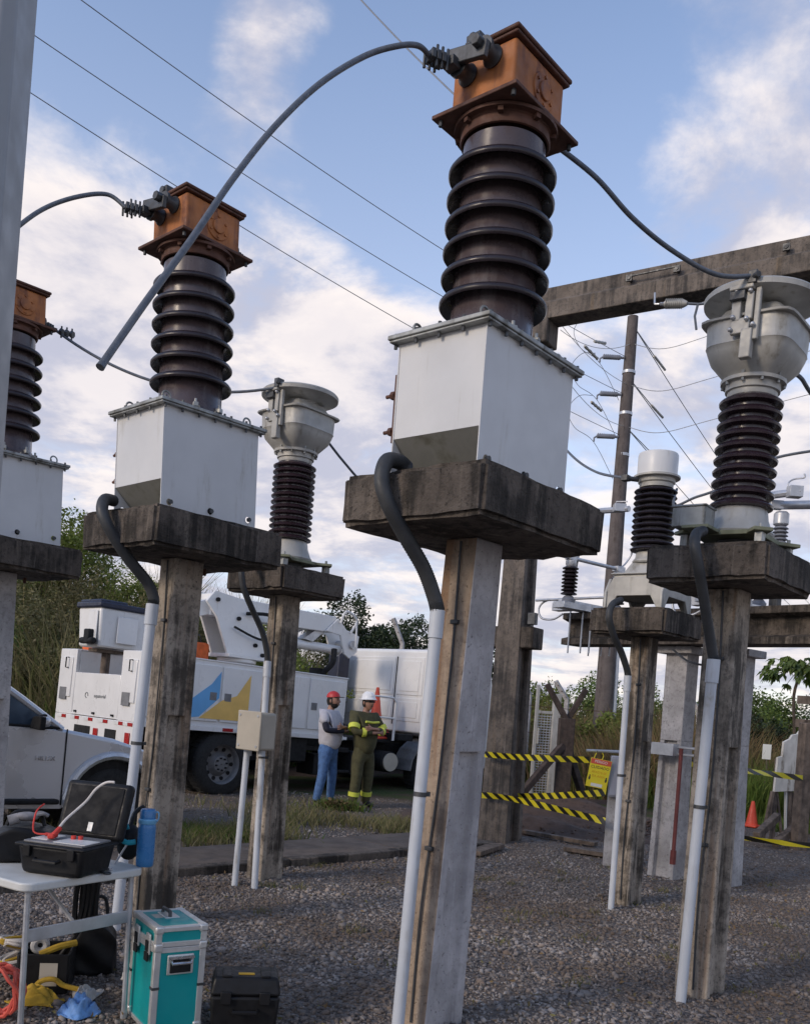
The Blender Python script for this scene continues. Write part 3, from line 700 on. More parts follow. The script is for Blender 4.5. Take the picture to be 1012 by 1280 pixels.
# ------------------------------------------------------------------ orange-headed transformers
def hole_poly(x0, x1, z0, z1, hs, r=.022, hz=.06, lead=None):
    poly = [(x0, z0)]
    for hx in hs:
        poly.append((hx-.0006, z0))
        for i in range(15):
            a = -math.pi/2-2*math.pi*(i+.12)/14.3; poly.append((hx+r*math.cos(a), z0+hz+r*math.sin(a)))
        poly.append((hx+.0006, z0))
    poly += [(x1, z0), (x1, z1), (x0, z1)]
    return poly
def orange_transformer():
    t = thing('transformer', '', 'transformer', (0, 0, 0), YAW, 'orange-headed transformers in the left row')
    A, B, H = .385, .262, .665; T = .006
    m = MB()
    pp = hole_poly(-A, A, 0, H, (-.32, 0.0, .32))
    m.prism(pp, -B, -B+T, 'xz'); m.prism(pp, B-T, B, 'xz')
    m.build('side_plate', M_white, t)
    m = MB(); zb = .20
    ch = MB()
    for s in (-1, 1):
        x = s*(A-.004)
        m.prism([(x, H), (x, zb), (x-s*T, zb+.001), (x-s*T, H)], -B+T, B-T, 'xz')
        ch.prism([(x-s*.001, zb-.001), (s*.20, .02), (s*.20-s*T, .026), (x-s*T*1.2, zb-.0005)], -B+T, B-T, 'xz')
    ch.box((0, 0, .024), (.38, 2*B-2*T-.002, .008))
    m.split('hopper_plate', M_white, t); ch.build('hopper_chute', M_shade_grime, t)
    f = MB()
    for x in (-.32, 0, .32):
        for y in (-1, 1): f.cyl((x, y*(B+.002), .06), (x, y*(B+.02), .06), .015, None, 8)
    f.split('side_bolt', M_alud, t)
    c = MB(); c.box((0, 0, H+.006), (.845, .590, .012)); c.box((0, 0, H+.024), (.86, .605, .022)); c.build('tank_cover', M_lid, t, .004)
    b = MB()
    for i in range(7):
        x = -.39+.13*i
        for y in (-.28, .28):
            b.cyl((x, y, H-.022), (x, y, H+.052), .009, None, 6)
    for i in range(1, 4):
        y = -.28+.14*i
        for x in (-.405, .405): b.cyl((x, y, H-.022), (x, y, H+.052), .009, None, 6)
    b.build('cover_bolts', M_alud, t)['kind'] = 'stuff'
    for x, y in ((-.33, -.2), (-.33, .2), (.33, -.2), (.33, .2)):
        e = MB(); e.torus((x, y, H+.075), .030, .007, 'x' if abs(x) > 1 else 'y', 14, 6); e.build('lifting_eye', M_lid, t)
    # rusty earth bar on the far side plate
    rb = MB(); rb.box((-.33, B+.035, .37), (.022, .034, .34)); rb.box((-.33, B+.012, .47), (.05, .026, .03)); rb.box((-.33, B+.012, .27), (.05, .026, .03))
    for z in (.26, .44): rb.cyl((-.33, B+.03, z), (-.33, B+.11, z), .010, None, 8); rb.cyl((-.33, B+.05, z), (-.33, B+.075, z), .022, None, 6)
    rb.build('terminal_bar', M_rustd, t, .003)
    # insulator
    q = MB(); q.lathe([(.245, .70), (.245, .725), (.222, .735), (.215, .765), (.208, .775), (.206, 1.715), (.206, 1.72)], 48); q.build('insulator_core', M_brown, t)
    for k in range(6):
        z = .955+.131*k; sh = MB()
        sh.lathe([(.204, z-.014), (.234, z-.020), (.257, z-.042), (.265, z-.045), (.271, z-.037), (.271, z-.024), (.260, z-.009), (.230, z+.005), (.204, z+.016)], 48, caps=False)
        sh.build('insulator_shed', M_shed, t)
    bs = MB()
    for i in range(8):
        a = i*math.pi/4+.3; bs.box((.232*math.cos(a), .232*math.sin(a), .745), (.045, .035, .03), Matrix.Rotation(a, 3, 'Z')); bs.cyl((.236*math.cos(a), .236*math.sin(a), .74), (.236*math.cos(a), .236*math.sin(a), .785), .010, None, 6)
    bs.split('clamp_lug', M_lid, t, .004)
    k = MB(); k.lathe([(.212, 1.735), (.222, 1.738), (.226, 1.750), (.222, 1.782), (.230, 1.790), (.258, 1.793), (.260, 1.807), (.255, 1.8125), (.20, 1.8125)], 48, caps=False)
    for i in range(8):
        a = i*math.pi/4+.5; k.box((.236*math.cos(a), .236*math.sin(a), 1.782), (.03, .026, .022), Matrix.Rotation(a, 3, 'Z'))
    k.build('collar', M_rustd, t)
    h = MB(); h.box((0, 0, 1.824), (.575, .50, .020)); h.build('head_flange', M_rustd, t, .004)
    hb = MB()
    for x in (-.255, .255):
        for y in (-.215, .215): hb.cyl((x, y, 1.785), (x, y, 1.848), .011, None, 6)
    hb.split('flange_bolt', M_alud, t)
    d = MB(); d.box((0, 0, 1.968), (.44, .37, .266))
    hd = d.build('head_box', M_rust, t, .018, 3)
    lid = MB(); lid.box((0, 0, 2.110), (.485, .410, .016)); lid.box((0, 0, 2.130), (.500, .425, .022)); lid.build('head_cover', M_rustd, t, .008)
    # round inspection boss on the right face
    r = MB(); r.cyl((.03, -.180, 1.97), (.03, -.193, 1.97), .088, None, 32); r.build('inspection_boss', M_rust, t, .004)
    r = MB(); r.cyl((.03, -.190, 1.97), (.03, -.204, 1.97), .046, None, 24); r.build('boss_cap', M_rust, t, .004)
    for k in range(6):
        a = k*math.pi/3+.5; r = MB(); r.cyl((.03+.068*math.cos(a), -.190, 1.97+.068*math.sin(a)), (.03+.068*math.cos(a), -.201, 1.97+.068*math.sin(a)), .009, None, 6); r.build('boss_bolt', M_rust, t)
    # left terminal: two bushings carry a clamp bar
    u = MB()
    for y, z in ((.09, 2.01), (-.055, 2.045)):
        u.lathe([(.052, 0), (.055, .01), (.040, .03), (.040, .065), (.052, .07), (.052, .09)], 20)
        for i in range(len(u.v)-120, len(u.v)):
            v = u.v[i]; u.v[i] = Vector((-.22-v.z, y+v.x, z+v.y))
    u.build('bushing', M_alud, t)
    p = MB(); p.box((-.325, .02, 2.03), (.03, .235, .075), Matrix.Rotation(.16, 3, 'X'))
    p.cyl((-.30, -.055, 2.045), (-.375, -.055, 2.045), .030, None, 6); p.cyl((-.30, .09, 2.01), (-.36, .09, 2.01), .024, None, 6)
    p.build('terminal_bar', M_alud, t, .004)
    p = MB(); p.box((-.345, .10, 2.0), (.06, .07, .045)); p.tube([(-.345, .10, 2.0), (-.455, .145, 1.99)], .021, 10)
    for i in range(3):
        o = Vector((-.395-.026*i, .122+.011*i, 1.995))
        p.box(o, (.022, .075, .045), Matrix.Rotation(-.4, 3, 'Z'))
        p.cyl(o+Vector((.01, -.03, -.055)), o+Vector((.01, -.03, .050)), .008, None, 6); p.cyl(o+Vector((-.01, .03, -.05)), o+Vector((-.01, .03, .045)), .008, None, 6)
    p.build('cable_clamp', M_alud, t, .003)
    p = MB(); p.box((-.19, .07, 2.175), (.085, .085, .066)); p.cyl((-.245, .07, 2.18), (-.13, .07, 2.18), .026, None, 10); p.box((-.19, .07, 2.149), (.13, .06, .016)); p.build('top_clamp', M_alud, t, .006)
    # right terminal stub
    p = MB(); p.cyl((.22, -.10, 1.90), (.245, -.10, 1.90), .055, None, 16); p.cyl((.245, -.10, 1.90), (.31, -.10, 1.885), .022, None, 10)
    for i in range(3): p.cyl((.27+.022*i, -.10, 1.895), (.282+.022*i, -.10, 1.892), .036-.004*i, None, 8)
    p.box((.33, -.10, 1.88), (.06, .045, .03)); p.build('rear_terminal', M_alud, t, .003)
    return t
def place(o, pos, z, label, rz=YAW, lean=0.0):
    o.location = (pos.x, pos.y, z); o.rotation_euler = (Matrix.Rotation(lean, 3, 'Y') @ Matrix.Rotation(rz, 3, 'Z')).to_euler(); o['label'] = label; return o
LEAN_L, LEAN_R = -.036, .026
tC = place(orange_transformer(), C, 2.68, 'largest rusty orange-headed transformer with ribbed brown insulator on the pale centre pedestal')
tL = place(copy_tree(tC), L_, 2.695, 'orange-headed transformer behind the bent free cable, above the mouldy pedestal by the table', lean=LEAN_L)
tF = place(copy_tree(tC), FL, 2.70, 'orange-headed transformer partly hidden by the grey post at the left edge', lean=LEAN_L)

def wl(pos, z, x, y, h, lean=0.0):   # local equipment point to world
    return Vector((pos.x, pos.y, z))+Matrix.Rotation(lean, 3, 'Y') @ (E1*x+E2*y+Vector((0, 0, h)))

# ------------------------------------------------------------------ grey current transformers
def grey_transformer(nsh, name='transformer', alu=None):
    alu = alu or M_alu
    t = thing(name, '', 'transformer', (0, 0, 0), YAW, 'grey cast transformers in the right row')
    f = MB(); f.box((0, 0, .085), (.46, .40, .028))
    for sx in (-1, 1):
        for sy in (-1, 1):
            f.box((sx*.22, sy*.20, .085), (.16, .11, .022), Matrix.Rotation(sx*sy*.7, 3, 'Z'))
    f.box((-.30, .10, .088), (.22, .16, .02))
    f.build('base_frame', M_green, t, .004)
    for sx in (-1, 1):
        for sy in (-1, 1):
            g = MB(); g.box((sx*.245, sy*.22, .036), (.055, .045, .070)); g.cyl((sx*.245, sy*.22, .07), (sx*.245, sy*.22, .125), .012, None, 6); g.build('foot', M_lid, t, .003)
    d = MB(); d.lathe([(.05, .012), (.115, .02), (.12, .07)], 20); d.build('base_drum', M_hose, t)
    j = MB(); j.box((-.30, .16, .155), (.15, .20, .115)); j.box((-.30, .16, .218), (.165, .215, .012)); j.build('terminal_box', M_lid, t, .01)
    c = MB(); c.lathe([(.20, .10), (.205, .115), (.19, .135), (.165, .20), (.158, .245), (.150, .262)], 36); c.build('base_cone', alu, t)
    core = MB(); core.lathe([(.140, .255), (.140, .945)], 32); core.build('insulator_core', M_maroon, t)
    z0, z1 = .285, .905
    for k in range(nsh):
        z = z0+(z1-z0)*k/(nsh-1); e = .62/nsh*.42; s = MB()
        s.lathe([(.138, z-e*.9), (.170, z-e*.75), (.183, z-e*.6), (.186, z-e*.1), (.178, z+e*.3), (.150, z+e*.95), (.138, z+e*1.05)], 36, caps=False)
        s.build('insulator_shed', M_maroon, t)
    n_ = MB(); n_.lathe([(.142, .935), (.145, .95), (.145, .965), (.158, .97), (.160, 1.010), (.188, 1.014), (.190, 1.034), (.16, 1.04)], 36)
    n_.build('neck', alu, t)
    nb = MB()
    for i in range(10):
        a = i*math.pi/5; nb.cyl((.175*math.cos(a), .175*math.sin(a), .995), (.175*math.cos(a), .175*math.sin(a), 1.058), .010, None, 6)
    nb.build('neck_bolts', M_lid, t)['kind'] = 'stuff'
    b = MB(); b.lathe([(.155, 1.035), (.175, 1.06), (.225, 1.12), (.245, 1.175), (.252, 1.20), (.256, 1.205), (.253, 1.215), (.258, 1.335), (.262, 1.338)], 48, 4.5); b.lathe([(.20, 1.338), (.275, 1.340), (.278, 1.352), (.235, 1.358), (.19, 1.40), (.165, 1.44)], 48, 7.0)
    b.build('tank', alu, t)
    c = MB(); c.lathe([(.155, 1.43), (.17, 1.452), (.315, 1.486), (.330, 1.494), (.333, 1.522), (.322, 1.534), (.18, 1.575), (.03, 1.585)], 48)
    c.lathe([(.028, 1.582), (.028, 1.61)], 12); c.build('cap', alu, t)
    # left terminal assembly
    u = MB()
    u.box((-.285, .03, 1.40), (.035, .055, .20)); u.box((-.285, -.045, 1.38), (.035, .045, .16)); u.box((-.285, .0, 1.27), (.03, .11, .09))
    u.box((-.285, -.045, 1.16), (.05, .065, .17)); u.box((-.28, -.09, 1.33), (.03, .03, .30)); u.box((-.30, .0, 1.485), (.06, .14, .03))
    u.build('terminal_bracket', alu, t, .006)
    u = MB()
    for y, z in ((.04, 1.32), (-.04, 1.30), (-.08, 1.26), (.05, 1.25), (.03, 1.47), (-.05, 1.46)): u.ball((-.312, y, z), .014)
    u.split('terminal_bolt', M_galv, t)
    u = MB(); u.box((-.30, -.06, 1.53), (.07, .05, .075)); u.cyl((-.345, -.10, 1.53), (-.26, 0, 1.53), .02, None, 8); u.box((-.305, .02, 1.44), (.05, .09, .05)); u.build('cable_clamp', M_alud, t, .004)
    u = MB(); u.cyl((.25, 0, 1.25), (.33, 0, 1.25), .022, None, 10); u.box((.33, 0, 1.25), (.05, .06, .035)); u.build('rear_terminal', M_alud, t, .003)
    return t
place(grey_transformer(10), R_+Vector((.03, .02, 0)), 2.645, 'grey cast-metal transformer with wide disc cap and maroon insulator, nearest on the right', lean=LEAN_R)
place(grey_transformer(13), S_, 2.655, 'smaller grey transformer with domed disc cap standing above the white truck')

def capped_transformer():
    t = thing('transformer', 'grey transformer with plain white cylindrical cap in front of the timber pole', 'transformer', (M_.x, M_.y, 2.55), YAW, 'grey cast transformers in the right row')
    b = MB()
    leg = [(-.30, 0), (-.30, .14), (-.22, .27), (.22, .27), (.30, .14), (.30, 0), (.24, 0), (.17, .11), (-.17, .11), (-.24, 0)]
    b.prism(leg, -.27, -.245, 'xz'); b.prism(leg, .245, .27, 'xz')
    leg2 = [(a*.9, z) for a, z in leg]
    b.prism(leg2, -.285, -.262, 'yz'); b.prism(leg2, .262, .285, 'yz')
    b.split('skirt', M_alu, t, .004)
    b = MB(); b.prism([(-.255, -.235), (.255, -.235), (.255, .235), (-.255, .235)], .12, .30, 'xy', [(-.235, -.215), (.235, -.215), (.235, .215), (-.235, .215)])
    b.box((0, 0, .306), (.52, .48, .014)); b.build('tank', M_alu, t, .006)
    b = MB(); b.prism([(-.18, -.17), (.18, -.17), (.18, .17), (-.18, .17)], .313, .42, 'xy', [(-.12, -.12), (.12, -.12), (.12, .12), (-.12, .12)])
    b.lathe([(.15, .42), (.16, .44), (.135, .47), (.13, .52)], 28); b.build('base_cone', M_alu, t, .006)
    b = MB(); b.torus((-.265, .05, .21), .04, .012, 'x', 16, 6); b.box((-.265, .05, .21), (.03, .03, .03)); b.build('oil_gauge', M_alud, t)
    c = MB(); c.lathe([(.125, .51), (.125, 1.09)], 28); c.build('insulator_core', M_maroon, t)
    for k in range(11):
        z = .545+.051*k; s = MB(); s.lathe([(.123, z-.020), (.176, z-.014), (.186, z-.004), (.178, z+.008), (.123, z+.022)], 32, caps=False); s.build('insulator_shed', M_shed, t)
    n = MB(); n.lathe([(.13, 1.08), (.145, 1.085), (.145, 1.12), (.158, 1.13), (.160, 1.165), (.20, 1.170), (.20, 1.186), (.165, 1.192)], 32); n.build('neck', M_alu, t)
    c = MB(); c.lathe([(.166, 1.188), (.172, 1.195), (.172, 1.37), (.166, 1.385), (.05, 1.392)], 40); c.build('cap', M_white, t)
    k = MB(); k.cyl((-.15, .10, 1.14), (-.235, .17, 1.14), .022, None, 8); k.box((-.24, .175, 1.14), (.07, .06, .05)); k.build('cable_clamp', M_alud, t, .003)
    return t
capped_transformer()

# ------------------------------------------------------------------ conduits and hoses
def conduit(label, top, bot, hose_pts, r=.041, group='white cable conduits on the pedestals', hose_r=.05, two=None, clip=(.58,)):
    t = thing('conduit', label, 'conduit', bot, 0, group)
    o = Vector(bot); top = Vector(top)-o
    m = MB(); m.tube([Vector((0, 0, -.03)), top*.33, top*.66, top], r, 14); m.build('pipe', M_pvc, t)
    d = top.normalized()
    m = MB(); m.cyl(top-d*.10, top+d*.035, r*1.22, None, 14); m.build('coupling', M_pvc, t)
    for f in clip:
        c = top*f; m = MB(); m.cyl(c-d*.011, c+d*.011, r*1.08, None, 14); m.box(c+Vector((.03, .03, 0)), (.04, .04, .02)); m.build('pipe_clip', M_alud, t)
    if hose_pts:
        sp = spline([top+d*.03]+[Vector(p)-o for p in hose_pts], 26)
        m = MB(); m.tube(sp, [hose_r*(1.0 if i % 2 else .93) for i in range(len(sp))], 14); m.build('hose', M_hose, t, sharp=80)
    return t
def at(pos, x, y, z): v = wl(pos, 0, x, y, z); return v
def G(x, y, Y): v = P(x, y, Y); v.z = 0; return v
conduit('leaning white pipe with thick ribbed hose on the pale centre pedestal', P(546, 772, 4.41), G(495, 1300, 4.36),
        [P(542, 745, 4.41), P(529, 710, 4.37), P(505, 668, 4.28), P(485, 630, 4.22), P(477, 600, 4.22), P(483, 577, 4.27), P(498, 577, 4.36), P(508, 585, 4.42)], .030, hose_r=.037)
conduit('white pipe and black hose on the mouldy pedestal behind the table', P(190, 762, 6.0), G(144, 1162, 5.93),
        [P(192, 748, 6.0), P(184, 728, 5.97), P(160, 698, 5.86), P(139, 665, 5.77), P(128, 640, 5.76), P(131, 625, 5.84), P(142, 626, 5.95)], .034, hose_r=.038)
conduit('white pipe rising behind the beige junction box with thin black hose', P(334, 832, 7.74), G(318, 1110, 7.5),
        [P(333, 812, 7.72), P(327, 788, 7.66), P(313, 757, 7.52), P(304, 733, 7.45), P(302, 708, 7.46), P(308, 700, 7.6)], .027, hose_r=.026)
conduit('long bright white pipe with dark hose on the nearest right pedestal', P(891, 832, 5.30), G(850, 1254, 5.3),
        [P(890, 815, 5.29), P(885, 785, 5.24), P(878, 740, 5.14), P(872, 705, 5.07), P(868, 682, 5.06), P(870, 668, 5.12), P(878, 664, 5.25)], .031, hose_r=.031)
conduit('white pipe with black hose under the transformer with white cylindrical cap', P(784, 850, 7.84), G(763, 1137, 7.72),
        [P(783, 836, 7.82), P(776, 815, 7.74), P(767, 795, 7.64), P(761, 772, 7.58), P(765, 756, 7.62), P(776, 750, 7.72)], .026, hose_r=.029)
def junction():
    t = thing('junction_box', 'beige weatherproof junction box fixed to the slim pedestal on two pipes', 'junction box', P(320, 937, 7.62), YAW)
    m = MB(); m.box((0, 0, .155), (.17, .27, .31)); m.build('box', M_box_b, t, .02)
    m = MB(); m.box((-.092, 0, .155), (.016, .285, .325)); m.build('lid', M_box_b, t, .025)
    m = MB()
    for y in (-.11, .11):
        for z in (.03, .28): m.cyl((-.10, y, z), (-.105, y, z), .012, None, 10)
    m.split('lid_screw', M_galv, t)
    p = MB(); g_ = rotz(-YAW).to_3x3() @ (G(293, 1106, 7.55)-P(320, 937, 7.62)); p.tube([(-.01, .10, .0), tuple(g_)], .026, 12); p.build('pipe', M_pvc, t)
    p = MB(); p.cyl((0, .10, -.06), (0, .10, .01), .033, None, 12); p.cyl((0, -.07, -.05), (0, -.07, .01), .033, None, 12); p.split('gland', M_pvc, t)
junction()

# ------------------------------------------------------------------ conductors
def cable(label, pts, r, m=M_cable, n=10, name='cable', group=None, cat='cable', stiff=True):
    o = MB().tube(pts, r, n).build(name, m); tag(o, label, cat, group); return o
q0 = wl(C, 2.68, -.455, .145, 1.99)
cable('thick grey free-hanging conductor arching left from the nearest orange head', spline([q0, P(523, 57, 4.27), P(497, 57, 4.2), P(455, 70, 4.15), P(400, 104, 3.98), P(345, 156, 3.8), P(292, 222, 3.6), P(237, 302, 3.38), P(183, 376, 3.18), P(125, 459, 3.0)], 8), [.0130]*72+[.0150], M_cable, 12)
q1 = wl(L_, 2.695, -.455, .145, 1.99, LEAN_L)
cable('grey conductor arching left from the second orange head behind the grey post', spline([q1, P(135, 243, 5.95), P(100, 245, 5.85), P(60, 258, 5.75), P(25, 281, 5.6), P(-30, 330, 5.4), P(-80, 400, 5.25)], 8), .0140, M_cable, 10)
R2 = R_+Vector((.03, .02, 0)); cR = wl(R2, 2.645, -.30, -.06, 1.545, LEAN_R)
cable('conductor curving from the nearest orange head down to the right disc-capped transformer', spline([wl(C, 2.68, .33, -.10, 1.88), P(745, 222, 4.85), P(790, 272, 4.95), P(840, 313, 5.1), P(895, 343, 5.2), cR], 8), .0135, M_cable, 10)
cS = wl(S_, 2.655, -.30, -.06, 1.50)
a0 = wl(FL, 2.70, .36, -.10, 1.88, LEAN_L)
cable('long thin conductor from the far-left orange head to the small grey transformer', [a0.lerp(cS, i/30)-Vector((0, 0, .22*4*(i/30)*(1-i/30))) for i in range(31)], .0125, M_cable, 8)
m_ = MB(); d_ = (cS-a0).normalized(); b_ = a0+d_*.05
for i in range(3):
    m_.cyl(b_+d_*(.05*i-.01), b_+d_*(.05*i+.015), .03, None, 6); m_.cyl(b_+d_*.05*i+Vector((0, 0, -.05)), b_+d_*.05*i+Vector((0, 0, .05)), .008, None, 6)
tag(m_.build('cable_clamp', M_alud), 'bolted clamp on the thin conductor beside the far-left orange head', 'clamp')
cS2 = wl(S_, 2.655, .33, 0, 1.25); gcol = Vector((1.29, 11.35, 0))
cable('thin conductor leaving the small grey transformer toward the gantry column', sag(cS2, (1.05, 11.2, 3.55), .35), .0115, M_cable, 8)
cM = wl(M_, 2.55, -.24, .175, 1.14)
cable('dark conductor dropping from behind the white tank to the white-capped transformer', spline([(1.35, 11.15, 5.4), P(690, 538, 10.2), P(715, 570, 9.6), P(745, 590, 8.9), cM], 8), .0125, M_cable, 8)
cable('curved conductor from the white-capped transformer rising behind the maroon insulator', spline([wl(M_, 2.55, .2, -.1, 1.12), P(842, 632, 7.7), P(868, 622, 7.5), P(900, 610, 7.3), P(960, 575, 7.1), P(1040, 560, 6.9)], 8), .011, M_cable, 8)
cable('conductor falling to the right picture edge from the nearest disc-capped transformer', spline([wl(R2, 2.645, .33, 0, 1.25, LEAN_R), P(998, 470, 5.9), P(1016, 495, 6.1), P(1070, 560, 6.6)], 8), .0135, M_cable, 8)

# ------------------------------------------------------------------ gantry
def gantry():
    t = thing('gantry', 'tall dark concrete gantry with long beam crossing the upper right', 'gantry', gcol, R(56.6))
    m = MB()
    def isec(z):
        a = .225-.016*z; b = .19-.012*z; w = a*.55; g = b*.45
        return [(-a, -b), (-w, -b), (-w, -b+g), (w, -b+g), (w, -b), (a, -b), (a, b), (w, b), (w, b-g), (-w, b-g), (-w, b), (-a, b)]
    p0, p1 = isec(-.2), isec(6.25); n = 12
    m.add([(a, b, -.2) for a, b in p0]+[(a, b, 6.25) for a, b in p1], [(i, (i+1) % n, n+(i+1) % n, n+i) for i in range(n)]+[tuple(range(n-1, -1, -1)), tuple(range(n, 2*n))])
    m.build('column', M_gantry, t, .01)
    m = MB(); m.box((0, 0, 6.32), (.34, .40, .46)); m.build('saddle', M_gantry, t, .02)
    b = MB(); prof = [(-.155, -.20), (.155, -.20), (.155, .0), (.10, .035), (.10, .20), (-.10, .20), (-.10, .035), (-.155, .0)]
    b.prism([(x, z+6.57) for x, z in prof], -9.5, .28, 'xz'); b.build('beam', M_gantry, t, .01)
    bo = MB()
    for y in (-1.2, -1.75, -2.9): bo.cyl((-.20, y, 6.65), (-.10, y, 6.65), .022, None, 8); bo.box((-.175, y, 6.65), (.03, .07, .07))
    bo.tube([(-.18, -1.2, 6.67), (-.19, -1.75, 6.67)], .012, 6); bo.split('beam_bolt', M_alud, t)
    c = MB(); c.box((-.02, .30, 2.50), (.30, 1.25, .26)); c.build('cross_beam', M_slab, t, .015)
    k = MB(); k.box((-.20, -.32, 2.72), (.08, .10, .14)); k.build('bracket', M_alud, t, .005)
    m = MB()
    for z in (-.2, 6.25): pass
    p0, p1 = isec(-.2), isec(6.25)
    m.add([(a, b-9.0, -.2) for a, b in p0]+[(a, b-9.0, 6.25) for a, b in p1], [(i, (i+1) % n, n+(i+1) % n, n+i) for i in range(n)]+[tuple(range(n-1, -1, -1)), tuple(range(n, 2*n))])
    m.build('column', M_gantry, t, .01)
    return t
gantry()

def strain_insulator():
    a, b = P(818, 380, 10.3), P(866, 379, 10.1); d = b-a
    t = thing('strain_insulator', 'pale strain insulator hanging under the gantry beam', 'insulator', a)
    m = MB(); m.tube([Vector((0, 0, 0)), d*.12], .012, 6); m.tube([Vector((0, 0, 0)), Vector((.0, .03, .14))], .012, 6)
    for i in range(5): m.cyl(d*(.15+.02*i), d*(.16+.02*i), .022, None, 8)
    m.build('fitting', M_galv, t)
    m = MB(); m.tube([d*.25, d*.35, d*.75, d*.85], [.030, .042, .045, .025], 12)
    for i in range(9): m.cyl(d*(.30+.05*i), d*(.315+.05*i), .056, None, 12)
    m.build('insulator_body', M_alu, t)
    m = MB(); e = P(872, 380, 10.1)-a; m.tube([d*.85, e, P(915, 376, 10.0)-a, P(960, 374, 9.9)-a], .016, 6); m.tube([e, P(868, 395, 10.1)-a, P(870, 412, 10.1)-a], .014, 6); m.build('jumper', M_cable, t)
strain_insulator()

# ------------------------------------------------------------------ timber pole with line insulators and wires
pole_b = Vector((4.31, 20.0, 0))
def pole():
    t = thing('utility_pole', 'tall round weathered timber utility pole behind the white-capped transformer', 'utility pole', pole_b)
    m = MB(); m.tube([(0, 0, -.3), (.0, 0, 2.5), (-.01, 0, 6), (0, 0, 10.35)], [.215, .20, .155, .115], 20); m.build('shaft', M_poleW, t)
    st = MB()
    for z in (9.1, 8.2, 7.3, 4.6, 3.0): st.cyl((0, 0, z), (0, 0, z+.06), .17 if z < 7 else .145, None, 16)
    st.build('band', M_galv, t)
    pp = MB(); pp.tube([(.24, -.06, .2), (.22, -.06, 1.8), (.20, -.05, 3.4)], .045, 10); pp.build('riser_pipe', M_pvc, t)
    for z in (9.42, 8.62, 7.70):
        i = MB(); i.tube([(-.14, -.06, z), (-.22, -.06, z)], .03, 8); i.tube([(-.22, -.06, z), (-.60, -.08, z-.02)], .05, 12)
        for k in range(8): i.cyl((-.25-.045*k, -.06, z), (-.268-.045*k, -.06, z), .056, None, 12)
        i.tube([(-.60, -.08, z-.02), (-.66, -.08, z-.06), (-.66, -.08, z-.14)], .02, 6); i.build('line_post_insulator', M_porc_g, t)
    return t
pole()
def line(label, pts, r=.012): r *= .72; cable(label, pts, r, M_wire, 6, 'power_line', 'overhead power lines', 'power line')
def ln(p, q, s): return sag(p, q, s, 20)
pz = lambda z, dx=0: pole_b+Vector((dx, -.05, z))
line('uppermost overhead line crossing the sky at upper left', ln(pz(9.45, -.1), P(120, 0, 12).lerp(P(20, -63, 10.9), 1.2), .25), .0095)
line('middle overhead line crossing the sky at upper left', ln(pz(8.65, -.1), P(45, 35, 12).lerp(P(-40, -15, 10.9), 1.2), .25), .0095)
line('lowest overhead line crossing the sky just above the second orange head', ln(pz(7.75, -.1), P(40, 105, 12).lerp(P(-40, 62, 10.9), 1.2), .25), .0095)
line('thin wire entering at the top edge and ending behind the nearest orange head', ln(P(430, -24, 5.6), wl(C, 2.68, .1, .22, 2.0), .02), .006)
for i, (z, nm) in enumerate(((10.15, 'highest'), (9.0, 'middle'), (7.95, 'lowest'))):
    e = P(1012, (690, 850-30, 900)[i] if i == 0 else (690+95*i), 42)
    s = Vector((1.0, 1.7, -.25)).normalized()
    p0 = pz(z); e = Vector((18+i*.4, 42, z-.6))
    line(('highest', 'middle', 'lowest')[i]+' line running away to the right from the timber pole', ln(p0, e.lerp(p0, -1.2), 1.2), .013)
    d = (e-p0).normalized(); m_ = MB(); a = p0+d*1.6-Vector((0, 0, .06)); b = a+d*.9
    for k in range(10): m_.cyl(a+d*.09*k, a+d*(.09*k+.05), .030, None, 8)
    m_.tube([p0, a, b], .011, 6)
    tag(m_.build('line_insulator', M_alu), ('highest', 'middle', 'lowest')[i]+' strain insulator string on the right side of the timber pole', 'insulator', 'strain insulators on the right of the pole')
for i, z in enumerate((9.75, 8.85, 7.95)):
    p0 = pz(z); e = P(1060, (365, 425, 480)[i], 17.0)
    line(('upper', 'middle', 'lower')[i]+' slack wire from the pole passing behind the right disc cap', spline([p0, p0.lerp(e, .18)-Vector((0, 0, .28)), p0.lerp(e, .45)-Vector((0, 0, .2)), e], 8), .010)
    a = P((700, 680, 700)[i], (412, 375, 462)[i], 17.5); b = p0
    d = (b-a); m_ = MB(); m_.tube([a+d*.45+Vector((0, 0, -.1))+d*.022*k for k in range(8)], [.034 if k % 2 else .024 for k in range(8)], 8)
    m_.tube(sag(a, b, .22, 16), .006, 6)
    tag(m_.build('line_insulator', M_alu), ('upper', 'middle', 'lower')[i]+' strain insulator and wire on the left side of the timber pole', 'insulator', 'strain insulators on the left of the pole')
    c0 = pz((9.42, 8.62, 7.70)[i]-.14, -.66)
    line(('upper', 'middle', 'lower')[i]+' drooping jumper loop left of the timber pole', spline([c0+Vector((.5, .1, -.75)), c0, c0+Vector((-.45, -.1, .25)), c0+Vector((-.62, -.1, .62)), c0+Vector((-.4, -.05, .95)), c0+Vector((-.1, 0, 1.0))], 6), .009)

